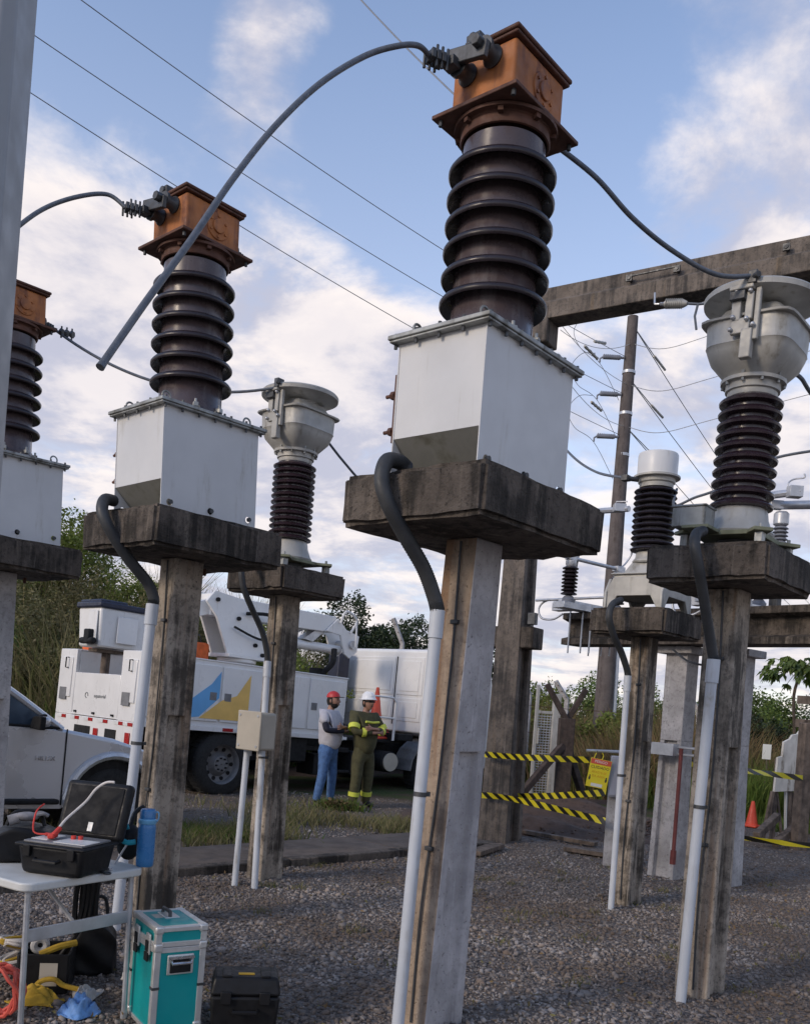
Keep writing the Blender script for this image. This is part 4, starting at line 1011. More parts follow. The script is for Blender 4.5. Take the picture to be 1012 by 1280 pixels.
# ------------------------------------------------------------------ switch structure behind
def switch_support():
    a, b = Vector((1.85, 10.6, 0)), Vector((4.6, 7.27, 0)); d = b-a; ang = math.atan2(d.y, d.x); Lh = d.length
    t = thing('switch_support', 'long channel-section concrete beam on two grey recessed columns', 'support frame', a, ang)
    m = MB(); prof = [(-.17, 2.40), (.17, 2.40), (.17, 2.47), (.05, 2.50), (.05, 2.66), (.17, 2.69), (.17, 2.76), (-.17, 2.76), (-.17, 2.69), (-.05, 2.66), (-.05, 2.50), (-.17, 2.47)]
    m.prism(prof, 0, Lh, 'yz'); m.build('beam', M_slab, t, .006)
    for i, x in enumerate((1.42, 1.88)):
        y = .12+i*.30
        c = MB()
        def isec(z):
            p = .155-.020*z; q = .12-.01*z; w = p*.6; g = q*.5
            return [(-p, -q), (-w, -q), (-w, -q+g), (w, -q+g), (w, -q), (p, -q), (p, q), (w, q), (w, q-g), (-w, q-g), (-w, q), (-p, q)]
        p0, p1 = isec(-.1), isec(1.42); n = 12
        cc = lambda P_, z: [(x+u, y+v, z) for u, v in P_]
        c.add(cc(p0, -.1)+cc(p1, 1.42), [(k, (k+1) % n, n+(k+1) % n, n+k) for k in range(n)])
        c.box((x, y, 1.42+.45), (.255, .212, .90)); c.build('column', M_conc_g, t, .006)
        cp = MB(); cp.box((x, y, 2.358), (.42, .34, .076)); cp.build('capital', M_conc_g, t, .008)
    h = MB(); h.tube(spline([(1.46, -.12, 2.35), (1.72, -.2, 2.22), (1.95, -.15, 2.2), (2.0, -.1, 2.33)], 6), .011, 6); h.build('loop_cable', M_hose, t)
    u = MB()
    for x in (.12, .3, .42): u.tube([(x, -.18, 2.84), (x, -.18, 2.30)], .010, 6); u.tube([(x, .18, 2.84), (x, .18, 2.30)], .010, 6)
    u.split('hanger_rod', M_galv, t)
    r = MB(); r.tube([(1.62, -.08, 1.35), (1.63, -.1, .32)], .02, 8); r.tube([(1.63, -.1, .32), (1.63, -.1, .18)], .03, 8); r.build('operating_rod', M_rodred, t)
    g = MB()
    for z in (1.36, 1.29): g.tube([(1.20, -.05, z), (2.10, -.08, z)], .014, 6)
    g.box((1.42, -.10, 1.33), (.30, .10, .12)); g.build('linkage', M_galv, t)
    return t, a, ang
_, sa, sang = switch_support()
def switch(x, label, arm=1):
    t = thing('disconnect_switch', label, 'switch', (sa.x, sa.y, 0), sang, 'disconnect switches on the concrete beam')
    f = MB(); f.box((x, 0, 2.80), (.16, 1.15, .07)); f.box((x-.05, 0, 2.85), (.05, 1.0, .05)); f.build('base_channel', M_galv, t, .004)
    for y in (-.42, .42):
        i = MB(); i.lathe([(.075, 2.835), (.08, 2.87), (.055, 2.90), (.045, 2.91)], 18, c=(x, y, 0)); i.build('insulator_base', M_porc_g, t)
        i = MB()
        for k in range(8): i.lathe([(.050, 2.92+.040*k), (.088, 2.926+.040*k), (.090, 2.936+.040*k), (.052, 2.958+.040*k)], 18, c=(x, y, 0), caps=False)
        i.build('insulator', M_shed if arm else M_porc_g, t)
        i = MB(); i.lathe([(.05, 3.235), (.06, 3.26), (.06, 3.30), (.03, 3.31)], 14, c=(x, y, 0)); i.build('insulator_cap', M_galv, t)
    b = MB(); b.tube([(x, -.62, 3.33), (x, .5, 3.33)], .022, 8); b.box((x, -.42, 3.33), (.08, .12, .05)); b.box((x, .42, 3.33), (.08, .14, .06)); b.tube(spline([(x, .42, 3.34), (x-.06, .6, 3.42), (x-.02, .66, 3.55), (x, .60, 3.6)], 5), .012, 6); b.build('blade', M_galv, t, .003)
    d = MB(); d.tube(spline([(x-.05, -.35, 2.86), (x-.3, -.4, 2.88), (x-.42, -.42, 2.80), (x-.38, -.42, 2.68), (x-.22, -.4, 2.66), (x-.1, -.38, 2.72)], 6), .013, 6)
    d.tube([(x-.45, -.45, 2.875), (x+1.0, -.30, 2.89)], .016, 8); d.box((x-.12, -.36, 2.80), (.22, .12, .09)); d.build('drive_linkage', M_galv, t, .003)
    return t
switch(.28, 'switch with dark ribbed insulators at the left end of the concrete beam')
switch(2.05, 'switch with metal arm seen behind the nearest right pedestal')
o_ = MB(); o_.tube([P(735, 640, 10.0), P(786, 636, 9.6)], .032, 8); o_.tube([P(736, 641, 10.0), P(722, 690, 10.2), P(713, 738, 10.35)], .028, 8); o_.box(P(774, 635, 9.66), (.12, .10, .08)); o_.tube([P(770, 634, 9.66), P(770, 627, 9.66), P(784, 627, 9.6)], .008, 6)
tag(o_.build('contact_arm', M_galv, None, .003), 'short horizontal metal contact arm right of the centre slab', 'contact arm')
o_ = MB(); q_ = P(945, 622, 8.9); o_.tube([q_, P(965, 619, 8.6), P(1002, 614, 8.4)], .036, 8); o_.tube([q_, Vector((q_.x, q_.y, 2.74))], .036, 8); o_.box(P(993, 615, 8.43), (.12, .10, .10)); o_.tube(spline([P(985, 612, 8.45), P(985, 604, 8.45), P(992, 599, 8.45), P(1005, 597, 8.4), P(1005, 592, 8.4)], 4), .008, 6)
tag(o_.build('contact_arm', M_galv, None, .003), 'metal contact arm just right of the maroon insulator base', 'contact arm')
def post_ins():
    b = P(973, 690, 8.69); t = thing('post_insulator', 'small grey post insulator with long arm at the right edge', 'insulator', b)
    m = MB()
    for k in range(7): m.lathe([(.05, .0+.035*k), (.075, .008+.035*k), (.05, .03+.035*k)], 16, caps=False)
    m.build('insulator', M_porc_g, t)
    m = MB(); m.lathe([(.05, .245), (.07, .26), (.07, .36), (.05, .38)], 14); m.box((-.06, 0, .44), (.12, .08, .08)); m.tube([(-.12, 0, .48), (-.18, 0, .52)], .03, 6); m.tube([(-.03, 0, .44), (1.2, -.25, .50)], .042, 10); m.build('arm', M_galv, t, .003)
    m = MB(); m.box((0, 0, -.1), (.18, .18, .2)); m.tube([(0, 0, -.2), (0, 0, -b.z+2.7)], .06, 8); m.build('bracket', M_alud, t, .004)
post_ins()

# near grey steel post at the left edge
def near_post():
    t = thing('steel_post', 'broad grey painted steel post cropped by the left picture edge', 'post', (-1.305, 2.5, 0), R(8))
    m = MB(); m.prism([(-.13, -.10), (.10, -.10), (.13, -.07), (.13, .10), (-.13, .10)], -.1, 5.2, 'xy'); m.build('post', M_steelp, t, .006)
    m = MB(); m.box((0, 0, .01), (.42, .36, .02)); m.build('base_plate', M_steelp, t)
near_post()
# ------------------------------------------------------------------ vehicles
def wheel(parent, c, r=.5, w=.28, rim=.30, side=-1, name='wheel', rimmat=None, holes=10, xs=1.0):
    """wheel with its axis along y of the parent"""
    m = MB(); prof = [(rim*.98, -w/2), (r*.86, -w/2), (r*.96, -w*.42), (r, -w*.30), (r, w*.30), (r*.96, w*.42), (r*.86, w/2), (rim*.98, w/2)]
    m.m = Matrix.Translation(c) @ Matrix.Scale(xs, 4, (1, 0, 0)) @ Matrix.Rotation(R(90), 4, 'X'); m.lathe(prof+[prof[0]], 40, caps=False)
    for i in range(36):
        a = 2*math.pi*i/36; m.box((r*math.cos(a), r*math.sin(a), 0), (.018, .03, w*.62), Matrix.Rotation(a, 3, 'Z'))
    wo = m.build(name, M_blackr, parent)
    m = MB(); m.m = Matrix.Translation(c) @ Matrix.Scale(xs, 4, (1, 0, 0)) @ Matrix.Rotation(R(90), 4, 'X'); s = -side
    m.lathe([(rim, w*.47*s), (rim*.93, w*.40*s), (rim*.88, w*.12*s), (rim*.62, w*.05*s), (rim*.45, w*.22*s), (rim*.40, w*.30*s), (rim*.2, w*.32*s), (.01, w*.33*s)], 36, caps=False)
    m.build('rim', rimmat or M_rim, wo)
    m = MB(); m.m = Matrix.Translation(c) @ Matrix.Scale(xs, 4, (1, 0, 0)) @ Matrix.Rotation(R(90), 4, 'X')
    for i in range(holes):
        a = 2*math.pi*i/holes; m.cyl((rim*.74*math.cos(a), rim*.74*math.sin(a), w*.06*s), (rim*.74*math.cos(a), rim*.74*math.sin(a), w*.13*s), rim*.10, None, 10)
    for i in range(8):
        a = 2*math.pi*i/8+.2; m.cyl((rim*.3*math.cos(a), rim*.3*math.sin(a), w*.30*s), (rim*.3*math.cos(a), rim*.3*math.sin(a), w*.40*s), rim*.05, None, 6)
    m.build('wheel_nuts', M_under, wo)['kind'] = 'stuff'
    return wo

TA = R(46); TO = Vector((-3.72, 12.9, 0))
def truck():
    t = thing('bucket_truck', 'white utility bucket truck with blue and yellow side graphic parked behind the pedestals', 'truck', TO, 0, None, Euler((0, .028, TA))); t.scale = (1.1, 1.08, 1)
    # chassis
    m = MB()
    for y in (.72, 1.58): m.box((3.4, y, .92), (6.9, .10, .24))
    for x in (.25, 2.6, 4.2, 5.0): m.box((x, 1.15, .92), (.14, .8, .16))
    m.box((2.35, .16, .62), (1.0, .04, .10)); m.box((2.85, .16, .82), (1.9, .04, .08)); m.box((2.6, .3, .85), (.5, .5, .5)); m.box((4.9, 1.15, .75), (1.2, 1.0, .5))
    m.box((3.35, .35, .55), (.5, .4, .35)); m.box((2.0, 1.6, .7), (2.5, .6, .5))
    m.build('chassis', M_under, t, .01)
    # side cabinets, each with doors
    for y0, y1 in ((0, .5), (1.8, 2.3)):
        c = MB(); c.box((1.76, (y0+y1)/2, 1.55), (3.50, y1-y0, .98)); cab = c.build('cabinet', M_truck, t, .012)
        y = y0-.008 if y0 == 0 else y1+.008
        for x0, x1 in ((.06, .62), (.66, 1.16), (1.20, 2.02), (2.06, 2.72), (2.76, 3.44)):
            d = MB(); d.box(((x0+x1)/2, y, 1.56), (x1-x0, .022, .84)); d.build('cabinet_door', M_truck, t, .008)
            h = MB(); h.box((x0+.10 if x0 != .66 else x1-.1, y-.012 if y0 == 0 else y+.012, 1.52), (.11, .012, .12)); h.build('door_latch', M_rim, t, .003)
        l = MB(); l.box((1.76, (y0+y1)/2, 2.05), (3.52, y1-y0+.02, .022)); l.build('cabinet_top', M_truck, t, .005)
    r = MB(); r.box((1.76, -.006, 1.03), (3.50, .03, .075)); r.build('side_rail', M_truck, t, .004)
    for x in (.35, 1.35, 2.35, 3.3):
        q = MB(); q.box((x, -.024, 1.03), (.17, .008, .05)); q.build('red_reflector', M_lamp, t)
        q = MB(); q.box((x+.19, -.024, 1.03), (.17, .008, .05)); q.build('white_reflector', M_refl, t)
    # painted graphic: thin vinyl sheets on the doors
    g = MB(); g.prism([(.72, 1.18), (.72, 1.45), (1.02, 1.70), (1.16, 1.90), (1.16, 1.50), (.86, 1.20)], -.024, -.0205, 'xz'); g.build('blue_graphic', M_blue, t)
    g = MB(); g.prism([(.86, 1.18), (1.16, 1.43), (1.21, 1.47), (1.45, 1.56), (1.66, 1.90), (1.66, 1.18)], -.0245, -.0208, 'xz'); g.build('yellow_graphic', M_yelg, t)
    # rear: posts, tailgate, bumper board
    for y0, y1 in ((.0, .50), (1.80, 2.30)):
        p = MB(); p.box((-.02, (y0+y1)/2, 1.55), (.06, y1-y0, 1.02)); p.build('rear_post', M_truck, t, .012)
        p = MB(); p.box((-.056, (y0+y1)/2, 1.62), (.02, .34, .62)); p.build('rear_hatch', M_truck, t, .008)
        h = MB(); h.tube([(-.07, (y0+y1)/2-.06, 1.76), (-.11, (y0+y1)/2-.06, 1.76), (-.11, (y0+y1)/2-.06, 1.92), (-.07, (y0+y1)/2-.06, 1.92)], .010, 6); h.build('grab_handle', M_under, t)
        k = MB(); k.box((-.07, (y0+y1)/2+.04, 1.36), (.006, .20, .19)); k.build('warning_sticker', M_rim, t)
    b = MB(); b.box((-.02, 1.15, 1.38), (.05, 1.29, .64)); b.build('tailgate', M_truck, t, .01)
    for y in (.62, 1.15, 1.68):
        h = MB(); h.box((-.055, y, 1.10), (.03, .05, .03)); h.build('tailgate_hinge', M_under, t)
    b = MB(); b.box((-.02, 1.15, 1.06), (.055, 2.28, .022)); b.box((-.03, 1.15, .83), (.05, 2.28, .42)); b.build('bumper_board', M_truck, t, .01)
    for y in (.62, 1.42):
        o = MB(); o.box((-.058, y, .80), (.012, .46 if y > 1 else .30, .20)); o.build('bumper_recess', M_under, t, .02)
    for y in (.12, .36, .78, 1.2, 1.6, 2.0):
        q = MB(); q.box((-.059, y, 1.005), (.008, .12, .05)); q.build('red_reflector', M_lamp, t)
        q = MB(); q.box((-.059, y+.125, 1.005), (.008, .12, .05)); q.build('white_reflector', M_refl, t)
    for y in (.16, 1.02, 2.15):
        q = MB(); q.box((-.062, y, .80), (.02, .12, .17)); q.build('tail_lamp', M_lamp, t, .006)
    text_mesh('lettering', 'equatorial', .082, M_ink, t, (-.0475, 1.02, 1.36), (R(90), 0, R(-90)))
    e = MB(); e.m = Matrix.Translation((-.0465, 1.40, 1.36)) @ Matrix.Rotation(R(90), 4, 'Y'); e.torus((0, 0, 0), .04, .008, 'z', 16, 4, .8); e.build('logo_ring', M_ink, t)
    # bed floor and inner wall
    f = MB(); f.box((1.76, 1.15, 1.10), (3.5, 1.28, .05)); f.box((3.42, 1.15, 1.5), (.04, 1.28, .80)); f.build('bed', M_rim, t)
    # turret and booms
    u = MB(); u.box((2.2, 1.15, 1.2), (.8, .9, .15)); u.lathe([(.34, 1.27), (.34, 1.40), (.24, 1.46), (.22, 2.10), (.30, 2.14), (.30, 2.20)], 28, c=(2.2, 1.15, 0)); u.build('turret', M_truck, t, .01)
    u = MB(); u.box((2.2, 1.15, 2.23), (.72, .62, .06)); u.prism([(1.86, 2.26), (2.56, 2.26), (2.60, 2.62), (2.3, 2.9), (2.05, 3.18), (1.55, 3.24), (1.42, 3.05), (1.62, 2.82)], .92, .97, 'xz'); u.prism([(1.86, 2.26), (2.56, 2.26), (2.60, 2.62), (2.3, 2.9), (2.05, 3.18), (1.55, 3.24), (1.42, 3.05), (1.62, 2.82)], 1.33, 1.38, 'xz'); u.build('knuckle', M_truck, t, .006)
    u = MB()
    for x, z in ((1.60, 3.10), (2.0, 2.85), (2.35, 2.45), (2.5, 2.3)): u.cyl((x, .89, z), (x, 1.41, z), .035, None, 10)
    u.build('pivot_pin', M_under, t)
    def beam(x0, z0, h0, x1, z1, h1, y0, y1):
        m = MB(); m.prism([(x0, z0-h0/2), (x1, z1-h1/2), (x1, z1+h1/2), (x0, z0+h0/2)], y0, y1, 'xz'); return m
    beam(1.55, 3.02, .36, 4.02, 3.06, .30, 1.0, 1.3).build('upper_boom', M_truck, t, .012)
    u = MB(); u.tube([(2.35, 1.15, 2.62), (4.25, 1.15, 2.62)], .085, 16); u.build('lower_boom', M_truck, t)
    u = MB(); u.prism([(3.78, 2.92), (4.02, 3.18), (4.22, 3.0), (4.52, 2.92), (4.50, 2.62), (4.34, 2.48), (4.22, 2.55), (4.1, 2.88)], .95, .99, 'xz'); u.prism([(3.78, 2.92), (4.02, 3.18), (4.22, 3.0), (4.52, 2.92), (4.50, 2.62), (4.34, 2.48), (4.22, 2.55), (4.1, 2.88)], 1.31, 1.35, 'xz'); u.build('elbow', M_truck, t, .006)
    u = MB(); u.prism([(3.4, 2.72), (3.75, 3.0), (3.9, 2.98), (3.6, 2.70)], 1.05, 1.25, 'xz'); u.cyl((4.38, .9, 2.74), (4.38, 1.4, 2.74), .08, None, 16); u.cyl((2.5, 1.15, 2.5), (3.4, 1.15, 2.9), .045, None, 12); u.build('boom_cylinder', M_galv, t)
    u = MB(); u.tube(spline([(4.3, .93, 2.95), (4.35, .86, 3.2), (4.1, .86, 3.32), (4.05, .92, 3.1)], 6), .022, 8); u.tube([(4.35, .86, 3.2), (4.38, .86, 2.7)], .018, 6); u.build('boom_hose', M_truck, t)
    u = MB(); u.tube(spline([(3.9, .85, 2.60), (3.85, .8, 2.35), (3.75, .9, 2.15), (3.7, 1.0, 1.95)], 6), .05, 8); u.box((3.72, 1.0, 2.05), (.2, .2, .35)); u.build('boom_rest', M_under, t)
    u = MB(); u.tube(spline([(2.1, .86, 2.95), (2.5, .80, 2.98), (2.75, .85, 2.80), (2.95, .9, 2.66)], 6), .03, 8); u.tube(spline([(1.9, .86, 2.7), (2.4, .8, 2.55), (2.9, .86, 2.72)], 6), .02, 6); u.build('hydraulic_hose', M_under, t)
    beam(.62, 2.62, .24, 1.6, 3.0, .26, 1.04, 1.26).build('jib_boom', M_truck, t, .01)
    # personnel bucket with dark cover
    u = MB(); u.prism([(-.22, .86), (.50, .86), (.50, 1.44), (-.22, 1.44)], 2.08, 2.66, 'xy', [(-.25, .83), (.53, .83), (.53, 1.47), (-.25, 1.47)]); bk = u.build('bucket', M_truck, t, .03)
    u = MB(); u.box((-.262, 1.0, 2.40), (.02, .24, .42)); u.box((.15, .815, 2.36), (.30, .02, .40)); u.split('bucket_panel', M_truck, bk, .01)
    u = MB(); u.box((.14, 1.15, 2.70), (.84, .70, .09)); u.box((-.05, 1.15, 2.76), (.40, .60, .05)); u.build('bucket_cover', M_navy, t, .03)
    u = MB(); u.box((-.30, 1.0, 2.22), (.10, .14, .22)); u.cyl((-.30, 1.2, 2.16), (-.30, .85, 2.16), .05, None, 10); u.build('bucket_control', M_under, t, .02)
    u = MB(); u.tube([(.05, 1.15, 1.15), (.05, 1.15, 2.06)], .06, 12); u.box((.05, 1.15, 2.04), (.4, .25, .05)); u.build('bucket_stand', M_wood, t)
    # cab
    u = MB(); u.prism([(5.32, 1.22), (5.32, 2.76), (5.36, 2.80), (6.7, 2.84), (7.0, 2.62), (7.22, 1.75), (7.22, .62), (6.55, .62), (6.40, 1.0), (6.0, 1.18), (5.5, 1.16)], .0, 2.3, 'xz'); cb = u.build('cab', M_truck, t, .025, 2)
    for y0, y1 in ((.10, .72), (.80, 2.18)):
        for z0, z1 in ((1.42, 1.86), (1.92, 2.64)):
            u = MB(); u.box((5.316, (y0+y1)/2, (z0+z1)/2), (.016, y1-y0, z1-z0)); u.box((5.306, (y0+y1)/2, (z0+z1)/2), (.014, y1-y0-.16, z1-z0-.14)); u.build('back_panel', M_truck, cb, .005)
    u = MB(); u.box((5.312, .76, 2.0), (.012, .012, 1.3)); u.build('panel_gap', M_under, cb)
    u = MB(); u.box((6.55, -.006, 2.2), (.75, .014, .55)); u.build('side_window', M_glass, cb, .01)
    u = MB(); u.m = Matrix.Translation((7.125, 1.15, 2.18)) @ Matrix.Rotation(R(-14.5), 4, 'Y'); u.box((0, 0, 0), (.02, 2.05, .75)); u.build('windscreen', M_glass, cb, .01)
    u = MB(); u.box((5.9, -.006, 1.75), (.012, .014, 1.1)); u.box((6.94, -.006, 1.75), (.012, .014, 1.1)); u.split('door_gap', M_under, cb)
    for y in (.3, 2.0):
        u = MB(); u.box((7.225, y, .95), (.02, .32, .18)); u.build('headlight', M_refl, cb, .01)
    u = MB(); u.box((5.02, 1.98, 1.95), (.26, .30, 1.5)); u.box((5.02, 1.98, 2.72), (.2, .2, .06)); u.build('air_intake', M_navy, t, .02)
    # gap equipment
    u = MB(); u.tube([(4.05, .08, 1.05), (4.05, .08, 1.82), (4.62, .08, 1.82), (4.70, .08, 1.74), (4.70, .08, 1.05)], .022, 8); u.tube([(4.05, .08, 1.45), (4.70, .08, 1.45)], .016, 6); u.build('handrail', M_truck, t)
    u = MB(); u.box((4.4, 1.0, 1.02), (1.3, 1.5, .06)); u.box((4.6, .6, 1.1), (.4, .3, .14)); u.box((5.0, .25, 1.12), (.35, .35, .12)); u.build('deck', M_under, t, .01)
    u = MB(); u.cyl((4.62, .02, .66), (4.62, .75, .66), .19, None, 24); tk = u.build('air_tank', M_under, t, .02)
    u = MB(); u.cyl((4.62, .014, .66), (4.62, -.004, .66), .165, None, 24); u.build('tank_end', M_box_b, tk)
    u = MB(); u.box((4.05, .25, .60), (.5, .35, .42)); u.box((3.75, .12, .45), (.45, .06, .06)); u.build('step_box', M_under, t, .02)
    u = MB()
    for i in range(9):
        a = math.pi*(i+.5)/9; u.box((5.68+.58*math.cos(a), .2, .52+.58*math.sin(a)), (.03, .42, .21), Matrix.Rotation(-a, 3, 'Y'))
    u.build('mudguard', M_rim, t)
    for x, y, s in ((1.36, .16, -1), (1.36, 2.14, 1), (5.68, .18, -1), (5.68, 2.12, 1)): wheel(t, (x, y, .5), .5, .29, .31, s, xs=1/1.1)
    for y in (.48, 1.82): wheel(t, (1.36, y, .5), .5, .27, .31, -1, xs=1/1.1)
    u = MB(); u.box((.72, .25, .62), (.02, .55, .5)); u.box((2.02, .25, .62), (.02, .55, .4)); u.build('mud_flap', M_under, t)
truck()
def tpos(x, y, z): 
    v = Matrix.Rotation(TA, 4, 'Z') @ Matrix.Rotation(.028, 4, 'Y') @ Vector((x*1.1, y*1.08, z)); return v+TO
def traffic_cone(label, pos, h=.75, base=.36, rings=True, grp='orange traffic cones'):
    t = thing('traffic_cone', label, 'traffic cone', pos, TA, grp)
    m = MB(); m.box((0, 0, .02), (base, base, .04)); m.build('base', M_cone, t, .015)
    m = MB(); m.lathe([(base*.38, .04), (base*.36, .06), (.028, h-.015), (.022, h), (.010, h)], 24, caps=False); m.build('cone_body', M_cone, t)
    return t
t_ = traffic_cone('tall red-orange traffic cone stacked on the truck deck behind the helmeted man', tpos(4.72, .55, 1.05), .95, .44)
st = MB()
for i in range(4): st.box((0, 0, .04+.045*i), (.40-.01*i, .40-.01*i, .02))
st.build('stacked_base', M_red, t_, .008)
def bed_load():
    t = thing('tool_bag', 'orange canvas tool bag lying on top of the truck bed', 'bag', tpos(.42, 1.98, 2.06), TA)
    m = MB(); m.box((0, 0, .07), (.42, .62, .14)); m.build('body', M_orange, t, .05, 3)
    m = MB(); m.tube(spline([(-.1, -.2, .13), (-.1, -.1, .22), (-.1, .1, .22), (-.1, .2, .13)], 6), .012, 6); m.build('handle', M_black, t)
    t = thing('crate', 'pale slatted crate standing in the open truck bed', 'crate', tpos(.28, 1.10, 1.12), TA)
    for i in range(4):
        m = MB(); m.box((0, 0, .10+.135*i), (.06, .98, .115)); m.build('slat', M_board, t, .006)
    for y in (-.44, .44):
        m = MB(); m.box((.05, y, .30), (.05, .06, .58)); m.build('batten', M_board, t, .004)
    t = thing('tool_bag', 'orange red tool bag hanging beside the boom turret', 'bag', tpos(1.55, 1.25, 1.95), TA)
    m = MB(); m.box((0, 0, .22), (.32, .30, .44)); m.build('body', M_orange, t, .06, 3)
    m = MB(); m.tube(spline([(0, -.1, .42), (0, -.06, .55), (0, .06, .55), (0, .1, .42)], 6), .012, 6); m.build('handle', M_black, t)
bed_load()

def pickup():
    rz = R(46); 
    W = Vector((-2.96, 9.55, 0)); fwd = Vector((math.cos(rz), math.sin(rz), 0)); lft = Vector((-math.sin(rz), math.cos(rz), 0))
    org = W-fwd*4.15    # rear axle to wheel etc: local x=4.15 is the front axle; local y=0 near side
    t = thing('pickup_truck', 'silver four-door pickup parked at left behind the table', 'pickup', org, 0, None, Euler((0, .02, rz)))
    wd = 1.80
    def arch(cx, r, n=14): return [(cx+r*math.cos(a), .40+r*math.sin(a)) for a in np.linspace(math.pi, 0, n)]
    low = [(.0, .55), (.62, .45)]+arch(1.06, .46)+[(1.6, .38), (3.60, .36)]+arch(4.15, .47)+[(4.72, .42), (4.90, .50), (4.93, .72), (4.90, .82), (4.76, .90), (4.2, 1.03), (3.45, 1.15), (1.62, 1.20), (1.60, 1.12), (.0, 1.12)]
    m = MB(); m.prism(low, 0.02, wd-.02, 'xz'); m.build('body', M_silver, t, .045, 4)
    # wheel wells, dark
    for x in (1.06, 4.15):
        m = MB(); m.cyl((x, .05, .42), (x, wd-.05, .42), .44, None, 28); m.build('wheel_well', M_under, t)
    # cabin: frame shell and panes
    def ring(z, ins, x0, x1): return [(x0, ins, z), (x1, ins, z), (x1, wd-ins, z), (x0, wd-ins, z)]
    v = ring(1.165, .03, 1.66, 3.52)+ring(1.70, .20, 1.92, 2.72)
    m = MB(); m.add(v, [(0, 1, 5, 4), (1, 2, 6, 5), (2, 3, 7, 6), (3, 0, 4, 7), (4, 5, 6, 7)])
    m.build('windows', M_glass, t, .01)
    m = MB()
    v1 = ring(1.700, .195, 1.88, 2.76)+ring(1.745, .26, 1.98, 2.62); m.add(v1, [(0, 1, 5, 4), (1, 2, 6, 5), (2, 3, 7, 6), (3, 0, 4, 7), (4, 5, 6, 7), (0, 3, 2, 1)])
    m.build('roof', M_silver, t, .03, 3)
    for s in (0, 1):
        f = lambda y: y if s == 0 else wd-y
        m = MB(); m.tube([(3.56, f(.045), 1.15), (3.15, f(.11), 1.43), (2.72, f(.20), 1.71)], .036, 8); m.build('windscreen_pillar', M_silver, t)
        m = MB(); m.tube([(2.50, f(.045), 1.17), (2.42, f(.19), 1.70)], .035, 8); m.tube([(1.68, f(.035), 1.17), (1.92, f(.19), 1.70)], .05, 8); m.build('window_post', M_under, t)
        m = MB(); m.tube([(3.56, f(.03), 1.165), (1.66, f(.03), 1.185)], .016, 6); m.build('belt_trim', M_under, t)
        m = MB(); m.box((3.30, f(-.10), 1.225), (.10, .14, .10)); m.build('mirror', M_silver, t, .035, 3)
        m = MB(); m.prism([(3.22, 1.15), (3.40, 1.15), (3.36, 1.30), (3.24, 1.26)], f(.03), f(-.03), 'xz'); m.box((3.26, f(-.10), 1.21), (.06, .15, .13)); m.build('mirror_back', M_under, t, .01)
        m = MB()
        for x in (3.60, 2.50, 1.62): m.box((x, f(.016), .78), (.012, .01, .76))
        m.split('door_gap', M_under, t)
        m = MB(); m.box((2.62, f(-.005), 1.02), (.2, .035, .04)); m.box((1.74, f(-.005), 1.02), (.2, .035, .04)); m.build('door_handle', M_silver, t, .01)
        m = MB(); m.box((2.6, f(-.02), .44), (1.9, .10, .05)); m.build('side_step', M_under, t, .015)
        for x in (1.06, 4.15):
            pts = [(x+.50*math.cos(a), f(.01), .41+.50*math.sin(a)) for a in np.linspace(math.pi*1.02, -.02*math.pi, 18)]
            m = MB(); m.tube(pts, .045, 8); m.build('arch_flare', M_silver, t)
        m = MB(); m.prism([(4.62, .78), (4.91, .70), (4.88, .83), (4.70, .885)], f(.012), f(.3), 'xz'); m.build('headlight', M_refl, t, .01)
    m = MB(); m.box((4.94, wd/2, .74), (.03, .8, .18)); m.build('grille', M_under, t, .01)
    m = MB(); m.prism([(3.46, 1.08), (4.76, .86), (4.70, .935), (4.2, 1.075), (3.46, 1.175)], .16, wd-.16, 'xz'); m.build('bonnet', M_silver, t, .035, 3)
    text_mesh('lettering', 'HILUX', .062, M_chrome, t, (3.40, .012, .86), (R(90), 0, 0), .004, 'CENTER', 1.15)
    for x in (1.06, 4.15):
        wheel(t, (x, .14, .39), .39, .24, .23, -1, holes=6, rimmat=M_galv); wheel(t, (x, wd-.14, .39), .39, .24, .23, 1, holes=6, rimmat=M_galv)
pickup()

# ------------------------------------------------------------------ people
def skin_mesh(name, verts, edges, mat_, parent, root=0, sub=2, trim=None):
    me = bpy.data.meshes.new(name); me.from_pydata([v[0] for v in verts], edges, [])
    o = bpy.data.objects.new(name, me); COL.objects.link(o)
    o.modifiers.new('skin', 'SKIN').use_smooth_shade = True
    me.skin_vertices.new() if not me.skin_vertices else None
    for i, v in enumerate(verts):
        r = v[1]; me.skin_vertices[0].data[i].radius = (r, r) if not isinstance(r, tuple) else r
        me.skin_vertices[0].data[i].use_root = (i == root)
    s = o.modifiers.new('sub', 'SUBSURF'); s.levels = sub; s.render_levels = sub
    dg = bpy.context.evaluated_depsgraph_get(); ev = o.evaluated_get(dg); nm = bpy.data.meshes.new_from_object(ev)
    bpy.data.objects.remove(o); nm.name = name
    for p in nm.polygons: p.use_smooth = True
    nm.materials.clear(); nm.materials.append(mat_)
    o = bpy.data.objects.new(name, nm); COL.objects.link(o); o.parent = parent
    return o
